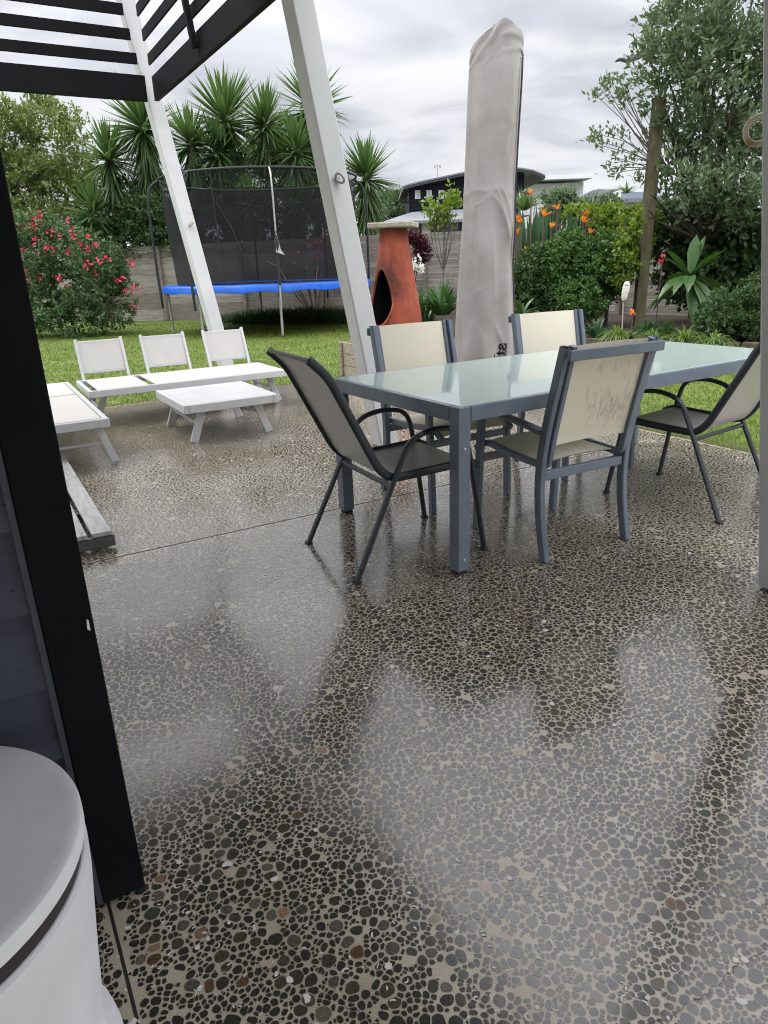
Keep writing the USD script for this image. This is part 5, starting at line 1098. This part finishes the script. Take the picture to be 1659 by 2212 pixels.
bush('yellow green bush top beside the timber post', 1320, 520, 13.2, [bl(1300, 468, 13.6, 0.40, 0.13), bl(1340, 485, 13.3, 0.42, 0.24), bl(1360, 530, 13.0, 0.34, 0.45), bl(1250, 462, 13.9, 0.25, 0.08), bl(1385, 480, 13.3, 0.25, 0.25), bl(1352, 560, 12.3, 0.16, 0.42), bl(1362, 480, 12.3, 0.14, 0.2)], 1100, 0.07, 'leaf_lime', 63, thr=0.40, freq=3.2)
bush('clipped dark box bush at the right end of the bed', 1590, 690, 10.6, [bl(1570, 680, 10.6, 0.42, 0.36), bl(1620, 660, 10.6, 0.42, 0.40), bl(1660, 700, 10.4, 0.45, 0.42), bl(1545, 705, 10.4, 0.28, 0.2)], 1800, 0.040, 'leaf_dark', 64, thr=0.36, freq=4.0)
bush('shaded dark bush behind the rosette of broad leaves', 1520, 520, 13.4, [bl(1460, 500, 13.6, 0.5, 0.5), bl(1560, 510, 13.4, 0.7, 0.6), bl(1620, 560, 13.0, 0.5, 0.7), bl(1500, 600, 13.2, 0.6, 0.4)], 700, 0.14, 'leaf_dark', 65, thr=0.3, freq=2.2)

# big pohutukawa-like tree on the right
def big_tree():
    Y = 12.6; base = at(1525, 600, 13.5); base[2] = 0.0
    bls = [bl(1560, 60, Y, 1.15, 1.0), bl(1480, 110, Y, 0.75, 0.7), bl(1640, 170, Y, 1.1, 1.1), bl(1540, 220, Y, 0.95, 0.8), bl(1450, 30, Y + .3, 0.55, 0.55), bl(1590, 330, Y, 0.95, 0.75), bl(1500, 330, Y + .2, 0.6, 0.6),
           bl(1420, 150, Y, 0.32, 0.45), bl(1600, 440, Y - .2, 0.8, 0.42), bl(1480, 430, Y, 0.62, 0.38), bl(1410, 410, Y, 0.36, 0.28), bl(1720, 300, Y, 1.1, 1.3), bl(1700, 60, Y, 1.0, 1.0), bl(1560, -60, Y, 1.2, 0.8), bl(1435, 210, Y, 0.3, 0.25), bl(1450, 330, 12.4, 0.24, 0.42), bl(1455, 260, 12.4, 0.3, 0.3), bl(1450, 420, 11.9, 0.42, 0.34), bl(1540, 420, 11.9, 0.55, 0.36), bl(1620, 400, 11.9, 0.6, 0.5), bl(1540, 130, 12.0, 0.7, 0.6), bl(1600, 250, 12.0, 0.7, 0.6), bl(1480, 370, 12.1, 0.4, 0.3), bl(1420, 455, 12.2, 0.28, 0.2), bl(1640, 480, 12.2, 0.5, 0.25)]
    t = tree('spreading_tree', 'large grey green tree filling the upper right behind the timber post', 'tree', base, bls, 2050, 11, 0.105, 0.042, 'leaf_olive', 'bark', 0.075, 71, nl=60, thr=0.475, freq=1.9, spread=0.85, up=0.7)
    # the thin branches reaching left over the garden
    rng = np.random.default_rng(72); P = []
    m = M(); st0 = at(1440, 370, Y) - base
    for x, y in [(1300, 195), (1318, 175), (1338, 170), (1355, 190), (1375, 180), (1330, 210), (1350, 225), (1290, 290), (1275, 300), (1300, 315), (1325, 285), (1350, 290), (1330, 340), (1355, 355), (1375, 340), (1330, 375), (1318, 365), (1380, 385), (1390, 250), (1395, 295), (1380, 215), (1310, 185), (1286, 205), (1345, 200)]:
        q = at(x, y, Y - 0.2 + 0.4 * rng.random()) - base; P.append(q)
        limbs(m, rng, st0 + 0.05 * rng.normal(size=3), [q], 0.012, 0.004, 0.12)
    obj('side_branches', m, 'bark_grey', t, smooth=True)
    P = np.repeat(np.array(P), 22, 0) + 0.055 * rng.normal(size=(len(P) * 22, 3)); D = unit(rng, len(P)) + [-0.3, 0, 0.8]
    obj('side_foliage', leaves(P, D, unit(rng, len(P)), 0.10 * (0.7 + 0.6 * rng.random(len(P))), 0.042), 'leaf_olive', t)
big_tree()

# old timber post among the plants
tp = at(1380, 650, 12.55); tt = at(1404, 215, 12.55)
pl_ = thing('timber_post', 'thick mossy timber post rising out of the right garden bed', 'post', (tp[0], tp[1], 0))
obj('shaft', M().box((0.03, 0, tt[2] / 2), (0.175, 0.17, tt[2]), [[1, 0, 0.0], [0, 1, 0], [0.008, 0, 1]], 0.012), 'pole_timber', pl_)
obj('shaft_cap', M().box((0.03 + 0.008 * tt[2] / 2, 0, tt[2] + 0.012), (0.18, 0.16, 0.02), b=0.004), 'pole_timber', pl_)

# agave attenuata
ac = at(1490, 600, 11.4)
ag = thing('agave', 'rosette of long broad pale green agave leaves in the right bed', 'agave', (ac[0], ac[1], 0))
rng = np.random.default_rng(91)
obj('stem', M().tube(np.array([(0.15, 0.1, 0), (0.1, 0.05, ac[2] * 0.5), (0, 0, ac[2])]), 0.05, (0, 1, 0), 8), 'bark_grey', ag, smooth=True)
for k in range(24):
    az = k * 2.399 + 0.3; e_ = math.radians([72, 50, 36, 24, 12, 0, -14, -28][k % 8] + 6 * rng.normal())
    D = np.array([[math.cos(e_) * math.cos(az), math.cos(e_) * math.sin(az), math.sin(e_)]])
    obj('leaf', blades(np.array([[0, 0, ac[2]]]) + D * 0.03, D, 0.62 * (0.85 + 0.3 * rng.random()), 0.185, 0.62 if e_ < 0.6 else 0.12, 8, Nn=np.array([[-math.cos(az) * math.sin(e_), -math.sin(az) * math.sin(e_), math.cos(e_)]]), shape='agave', fold=0.16), 'agave_leaf', ag)
tuft('agave', 'smaller dark agave rosette left of the green bushes near the umbrella', 'agave', (*at(1128, 655, 12.2)[:2], 0.35), 16, 0.45, 0.11, 0.4, 'agave_leaf', 92, 1.3, 0.03, 7, shape='agave', fold=0.15)
# spider plants, front edge
for j, (x, y, Y, lab, s) in enumerate([(1335, 705, 10.9, 'arching variegated spider plant in front of the white garden ornament', 1.0), (1480, 712, 10.2, 'wide variegated spider plant clump below the agave', 1.1), (1410, 715, 10.6, 'small spider plant between the two larger clumps', 0.75),
                                       (1545, 722, 9.9, 'spider plant beside the clipped box bush', 0.8)]):
    tuft('spider_plant', lab, 'spider plant', (*at(x, y, Y)[:2], 0.05), 120, 0.52 * s, 0.02, 0.8, 'spider_leaf', 100 + j, 1.15, 0.12, 5)
# ground fillers at the bed edge
rng = np.random.default_rng(66)
for j, (x, y, Y) in enumerate([(1230, 700, 11.8), (1180, 700, 12.0), (1290, 690, 11.6), (1440, 670, 11.2), (1400, 660, 11.6)]):
    tuft('lily_clump', ['dark strap leaves at the bed edge under the middle bush', 'dark strap leaves behind the back of the right cream armchair', 'narrow dark leaves left of the variegated spider plants', 'broad green leaves under the agave', 'mixed leaves at the foot of the timber post'][j],
         'lily', (*at(x, y, Y)[:2], 0.04), 46, 0.48, 0.055, 0.55, 'paddle_leaf' if j < 3 else 'strap_leaf', 120 + j, 1.0, 0.12, 5)
# bromeliad flowers
def bromeliad(label, px, py, Y, mname, h):
    c = at(px, py, Y); t = thing('bromeliad', label, 'bromeliad', (c[0], c[1], 0.03)); rng = np.random.default_rng(px)
    az = rng.uniform(0, 6.28, 18); D = np.stack([np.cos(az), np.sin(az), 0.7 + 0.5 * rng.random(18)], -1)
    obj('leaves', blades(np.zeros((18, 3)), D, 0.4, 0.05, 0.4, 4), 'strap_leaf', t)
    obj('stalk', M().tube([(0, 0, 0), (0.01, 0, c[2] - 0.06)], 0.008, (1, 0, 0), 6), 'bract_green', t)
    k = 22; zq = c[2] - 0.03 + rng.uniform(-h, h, k) * 0.8; d = unit(rng, k)
    obj('flower', leaves(np.c_[0.02 * d[:, :2], zq - 0.03], d * [1, 1, 0.5] + [0, 0, 0.7], d, 0.05, 0.03), mname, t)
bromeliad('pink red bromeliad flower spike beside the agave', 1430, 556, 11.8, 'petal_red', 0.09)
bromeliad('small orange bromeliad flower at the foot of the timber post', 1367, 672, 11.0, 'petal_orange', 0.05)
c = at(1351, 632, 11.1)
gm = thing('garden_ornament', 'white pitted oval ornament on a thin stake in front of the timber post', 'garden ornament', (c[0], c[1], 0.02))
pr = [(r_ * 0.85, z_ * 0.88) for r_, z_ in [(0.001, -0.165), (0.03, -0.155), (0.052, -0.10), (0.062, -0.02), (0.064, 0.06), (0.055, 0.12), (0.035, 0.155), (0.001, 0.168)]]
m = M().lathe(pr, 20); v, f = m.get(); v = v @ np.array([[1, 0, 0], [0, 1, 0], [0.12, 0, 1]]) + [0, 0, c[2]]
obj('head', (v, f), 'ornament_white', gm, smooth=True); obj('stake', M().tube([(0, 0, 0), (-0.02, 0, c[2] - 0.16)], 0.008, (1, 0, 0), 6), 'twig_pale', gm)

# plants beyond the right garden
def lvbush(name, label, cat, blobs, n, k, L, leaf, seed, base, **kw): return tree(name, label, cat, base, blobs, n, k, L, L * 0.5, leaf, 'bark_grey', 0.06, seed, **kw)
lvbush('feijoa_bush', 'grey green bush in front of the white house', 'bush', [bl(1185, 428, 19, 0.28, 0.32), bl(1225, 418, 19, 0.3, 0.35), bl(1170, 430, 19, 0.25, 0.3), bl(1215, 450, 19, 0.5, 0.5)], 420, 10, 0.10, 'leaf_olive', 81, (at(1200, 450, 19)[0], 19, 0))
tuft('cordyline', 'spiky green cordyline directly right of the covered umbrella', 'cordyline', at(1132, 455, 17.5), 110, 0.62, 0.05, 0.2, 'yucca_leaf', 82, 1.6, 0.05, 4, zup=0.8)
tuft('cordyline', 'blue green spiky plant below the gap between the white house and the hills', 'cordyline', at(1275, 465, 18.5), 70, 0.6, 0.035, 0.05, 'agave_leaf', 83, 1.4, 0.05, 3, zup=0.8)
tuft('cordyline', 'small distant palm head beside the timber post', 'cordyline', at(1352, 418, 24), 60, 0.42, 0.045, 0.25, 'yucca_leaf', 84, 1.7, 0.05, 3, zup=0.6)

# ================================================================== HOUSES BEYOND
def hbox(t, name, c, s, m, rz=0.0): return obj(name, M().rbox(c, s, rz, 0.01), m, t)
H1 = thing('dark_house', 'two storey navy clad house with a pale curved roof beyond the fence', 'house', (0, 0, 0))
Y = 55.0
L0, R1 = at(884, 430, Y), at(1172, 430, Y); ztop = at(884, 408, Y)[2]; xl, xr = L0[0], at(1120, 430, Y)[0]
bz = 0.0
wl = hbox(H1, 'wall', ((xl + xr) / 2, Y + 4, (ztop + bz) / 2), (xr - xl, 8, ztop - bz), 'house_navy')
for k in range(26):
    z = bz + 0.25 * k + 2.6
    if z < ztop - 0.1: obj('weatherboard', M().box(((xl + xr) / 2, Y - 0.02, z + 0.11), (xr - xl + 0.02, 0.04, 0.215), b=0.012), 'house_navy', wl)
for x in (902, 927, 953, 1010, 1050):
    a_, b_ = at(x - 6, 411, Y), at(x + 6, 430, Y)
    w_ = hbox(H1, 'window', ((a_[0] + b_[0]) / 2, Y - 0.06, (a_[2] + b_[2]) / 2), (b_[0] - a_[0], 0.10, a_[2] - b_[2]), 'house_white')
    obj('pane', M().box(((a_[0] + b_[0]) / 2 + 0.05, Y - 0.115, (a_[2] + b_[2]) / 2), (b_[0] - a_[0] - 0.14, 0.02, a_[2] - b_[2] - 0.1), b=0.004), 'window_blind', w_)
# curved roof
xa, xb = at(869, 402, Y)[0], at(1172, 384, Y)[0]
xs = np.linspace(xa, xb, 24); s = (xs - xa) / (xb - xa); zt = np.interp(s, [0, 0.08, 0.2, 0.4, 0.62, 0.8, 0.92, 1], [at(869, 404, Y)[2], at(890, 397, Y)[2], at(930, 389, Y)[2], at(990, 376, Y)[2], at(1060, 366, Y)[2], at(1120, 364, Y)[2], at(1150, 370, Y)[2], at(1172, 381, Y)[2]])
def roofstrip(y0, y1, dz, th_):
    P = np.stack([xs, 0 * xs, zt + dz], -1); m = M()
    V = np.concatenate([P + [0, y0, 0], P + [0, y1, 0], P + [0, y0, -th_], P + [0, y1, -th_]]); n = 24; i = np.arange(n - 1); F = []
    for a_, b_ in ((0, 1), (2, 0), (3, 2), (1, 3)): F += [np.stack([a_ * n + i, a_ * n + i + 1, b_ * n + i + 1], -1), np.stack([a_ * n + i, b_ * n + i + 1, b_ * n + i], -1)]
    return m.add(V, np.concatenate(F)).add([V[0], V[n], V[2 * n], V[3 * n], V[n - 1], V[2 * n - 1], V[3 * n - 1], V[4 * n - 1]], [[0, 1, 3], [0, 3, 2], [4, 7, 5], [4, 6, 7]])
obj('roof', roofstrip(Y - 0.9, Y + 9, 0, 0.10), 'roof_grey', H1); obj('eave', roofstrip(Y - 0.85, Y + 8.9, -0.105, 0.14), 'roof_dark', H1)
# solid gable between wall top and curved roof
gm_ = M(); V = np.concatenate([np.stack([xs, 0 * xs + Y - 0.01, zt - 0.25], -1), np.stack([xs, 0 * xs + Y - 0.01, np.full(24, ztop - 0.4)], -1)]); sel = np.arange(2, 20)
gm_.add(V, np.concatenate([np.stack([sel, sel + 1, sel + 25], -1), np.stack([sel, sel + 25, sel + 24], -1)])); obj('gable', gm_, 'house_navy', H1)
an_ = at(950, 368, Y - 0.0); obj('aerial', M().tube([(an_[0], Y + 2, an_[2] - 0.6), (an_[0], Y + 2, at(950, 348, Y)[2])], 0.03, (1, 0, 0), 6).bar((an_[0] - 0.25, Y + 2, at(950, 350, Y)[2]), (an_[0] + 0.25, Y + 2, at(950, 350, Y)[2]), 0.05, 0.05).box((an_[0] - 0.2, Y + 2, at(950, 352, Y)[2]), (0.1, 0.1, 0.2)).box((an_[0] + 0.2, Y + 2, at(950, 352, Y)[2]), (0.1, 0.1, 0.2)), 'galvanised', H1)
obj('satellite_dish', M().lathe([(0.001, 0.0), (0.25, 0.04), (0.4, 0.12)], 16, (0, 0, 0)).mv((at(880, 440, Y)[0] - 0.1, Y - 0.4, at(880, 440, Y)[2])), 'roof_dark', H1)
# low garage wing
Yg = 46.0
ga, gb = at(838, 480, Yg), at(1000, 480, Yg); zt_ = at(900, 474, Yg)[2]
hbox(H1, 'garage_wall', ((ga[0] + gb[0]) / 2, Yg + 3, (zt_ - 0.3) / 2), (gb[0] - ga[0] - 0.6, 6, zt_ + 0.3), 'house_cream')
rf = M(); q0, q1 = at(826, 479, Yg - 0.6), at(1004, 473, Yg - 0.6); q2, q3 = at(1004, 452, Yg + 6), at(890, 458, Yg + 6)
rf.add([q0, q1, q2, q3, q0 - [0, 0, .16], q1 - [0, 0, .16], q2 - [0, 0, .16], q3 - [0, 0, .16]], [[0, 1, 2], [0, 2, 3], [4, 6, 5], [4, 7, 6], [0, 4, 5], [0, 5, 1], [0, 3, 7], [0, 7, 4], [1, 5, 6], [1, 6, 2]])
obj('garage_roof', rf, 'roof_grey', H1)
g0, g1 = at(838, 461, Yg + 2.5), at(893, 481, Yg + 2.5)
for x0, x1 in ((886, 911), (930, 990)):
    a_, b_ = at(x0, 492, Yg), at(x1, 504, Yg); hbox(H1, 'garage_window', ((a_[0] + b_[0]) / 2, Yg - 0.02, (a_[2] + b_[2]) / 2), (b_[0] - a_[0], 0.08, a_[2] - b_[2] + 0.5), 'window_dark')
H2 = thing('white_house', 'pale flat roofed house right of the dark house', 'house', (0, 0, 0)); Y = 70.0
a_, b_ = at(1130, 398, Y), at(1256, 470, Y); wz = a_[2]
hbox(H2, 'wall', ((a_[0] + b_[0]) / 2, Y + 4, wz / 2), (b_[0] - a_[0], 8, wz), 'house_white')
for k in range(14):
    z = wz - 0.3 * (k + 1)
    obj('cladding_board', M().box(((a_[0] + b_[0]) / 2, Y - 0.02, z + 0.13), (b_[0] - a_[0] + 0.02, 0.04, 0.265), b=0.012), 'house_white', H2)
r0_, r1_ = at(1120, 391, Y), at(1271, 391, Y); hbox(H2, 'roof', ((r0_[0] + r1_[0]) / 2, Y + 3.6, r0_[2] + 0.06), (r1_[0] - r0_[0], 10, 0.32), 'house_white')
for x0, x1 in ((1190, 1212), (1222, 1248)):
    p0, p1 = at(x0, 413, Y), at(x1, 440, Y); w_ = hbox(H2, 'window', ((p0[0] + p1[0]) / 2, Y - 0.08, (p0[2] + p1[2]) / 2), (p1[0] - p0[0], 0.1, p0[2] - p1[2]), 'frame_grey')
    for k in range(3):
        z = p1[2] + (p0[2] - p1[2]) * (k + 0.5) / 3; obj('pane', M().box(((p0[0] + p1[0]) / 2, Y - 0.14, z), (p1[0] - p0[0] - 0.12, 0.03, (p0[2] - p1[2]) / 3 - 0.08), b=0.005), 'window_blind', w_)
H3 = thing('distant_house', 'low distant house with a pale roof below the hills', 'house', (0, 0, 0)); Y = 95.0
a_, b_ = at(1290, 440, Y), at(1420, 470, Y); hbox(H3, 'wall', ((a_[0] + b_[0]) / 2, Y + 4, a_[2] / 2), (b_[0] - a_[0], 8, a_[2]), 'house_cream')
hbox(H3, 'roof', ((a_[0] + b_[0]) / 2, Y + 4, a_[2] + 0.2), (b_[0] - a_[0] + 1.0, 9.5, 0.5), 'roof_grey'); p0, p1 = at(1345, 409, Y + 2), at(1400, 430, Y + 2)
up_ = hbox(H3, 'upper_wall', ((p0[0] + p1[0]) / 2, Y + 6, (p0[2] + a_[2]) / 2), (p1[0] - p0[0], 6, p0[2] - a_[2]), 'house_white'); obj('window_strip', M().box(((p0[0] + p1[0]) / 2, Y + 2.95, (p0[2] * 0.6 + a_[2] * 0.4)), (p1[0] - p0[0] - 0.4, 0.06, 0.8), b=0.01), 'window_glass', up_)
# far trees
for j, (x, y, Y, r, lab) in enumerate([(838, 452, 75, 1.6, 'distant rounded green tree left of the dark house'), (862, 446, 70, 0.7, 'slim distant tree touching the dark house wall'), (815, 458, 80, 1.8, 'distant tree behind the yucca at the fence'), (1310, 452, 85, 1.5, 'distant tree below the hills')]):
    c = at(x, y, Y); tree('far_tree', lab, 'tree', (c[0], c[1], 0), [(c, (r, r, r * (1.0 if j != 1 else 1.5))), (c + [r * 0.8, 0, -0.5], (r * 0.8, r * 0.8, r * 0.8)), (c - [r * 0.7, 0, 0.8], (r, r, r))], 420, 8, 0.35, 0.2, 'leaf_far', 'bark', 0.2, 140 + j, thr=0.35, freq=0.9)
# street lamp showing past the big tree
Y = 40.0; sl = thing('street_lamp', 'street lamp arm and lantern poking out left of the big tree', 'street lamp', (at(1440, 130, Y)[0], Y, 0))
o = np.array([at(1440, 130, Y)[0], Y, 0]); A_, B_, C_ = at(1329, 133, Y) - o, at(1348, 132, Y) - o, at(1385, 120, Y) - o
obj('pole', M().tube(np.array([(0, 0, 0), (0, 0, C_[2] * 0.6), (0, 0, C_[2] + 0.2)]), 0.09, (1, 0, 0), 10), 'galvanised', sl)
obj('arm', M().bar(B_ + [0.2, 0, 0.05], C_, 0.2, 0.26, (0, 1, 0), 0.03).bar(C_ - [0.1, 0, 0], (0, 0, C_[2] + 0.15), 0.10, 0.10, (0, 1, 0), 0.02), 'roof_dark', sl)
obj('lantern', M().sweep(fillet([A_, A_ * 0.5 + B_ * 0.5 + [0, 0, 0.10], B_ + [0.2, 0, -0.02]], 0.2, 5), rect(0.26, 0.12, 0.03), (0, 1, 0), scale=[0.3] + [1] * 4 + [1, 1]), 'roof_dark', sl, smooth=40)
obj('photocell', M().tube(np.array([B_ + [0, 0, 0.03], B_ + [0, 0, 0.30]]), 0.07, (1, 0, 0), 10), 'frame_grey', sl)
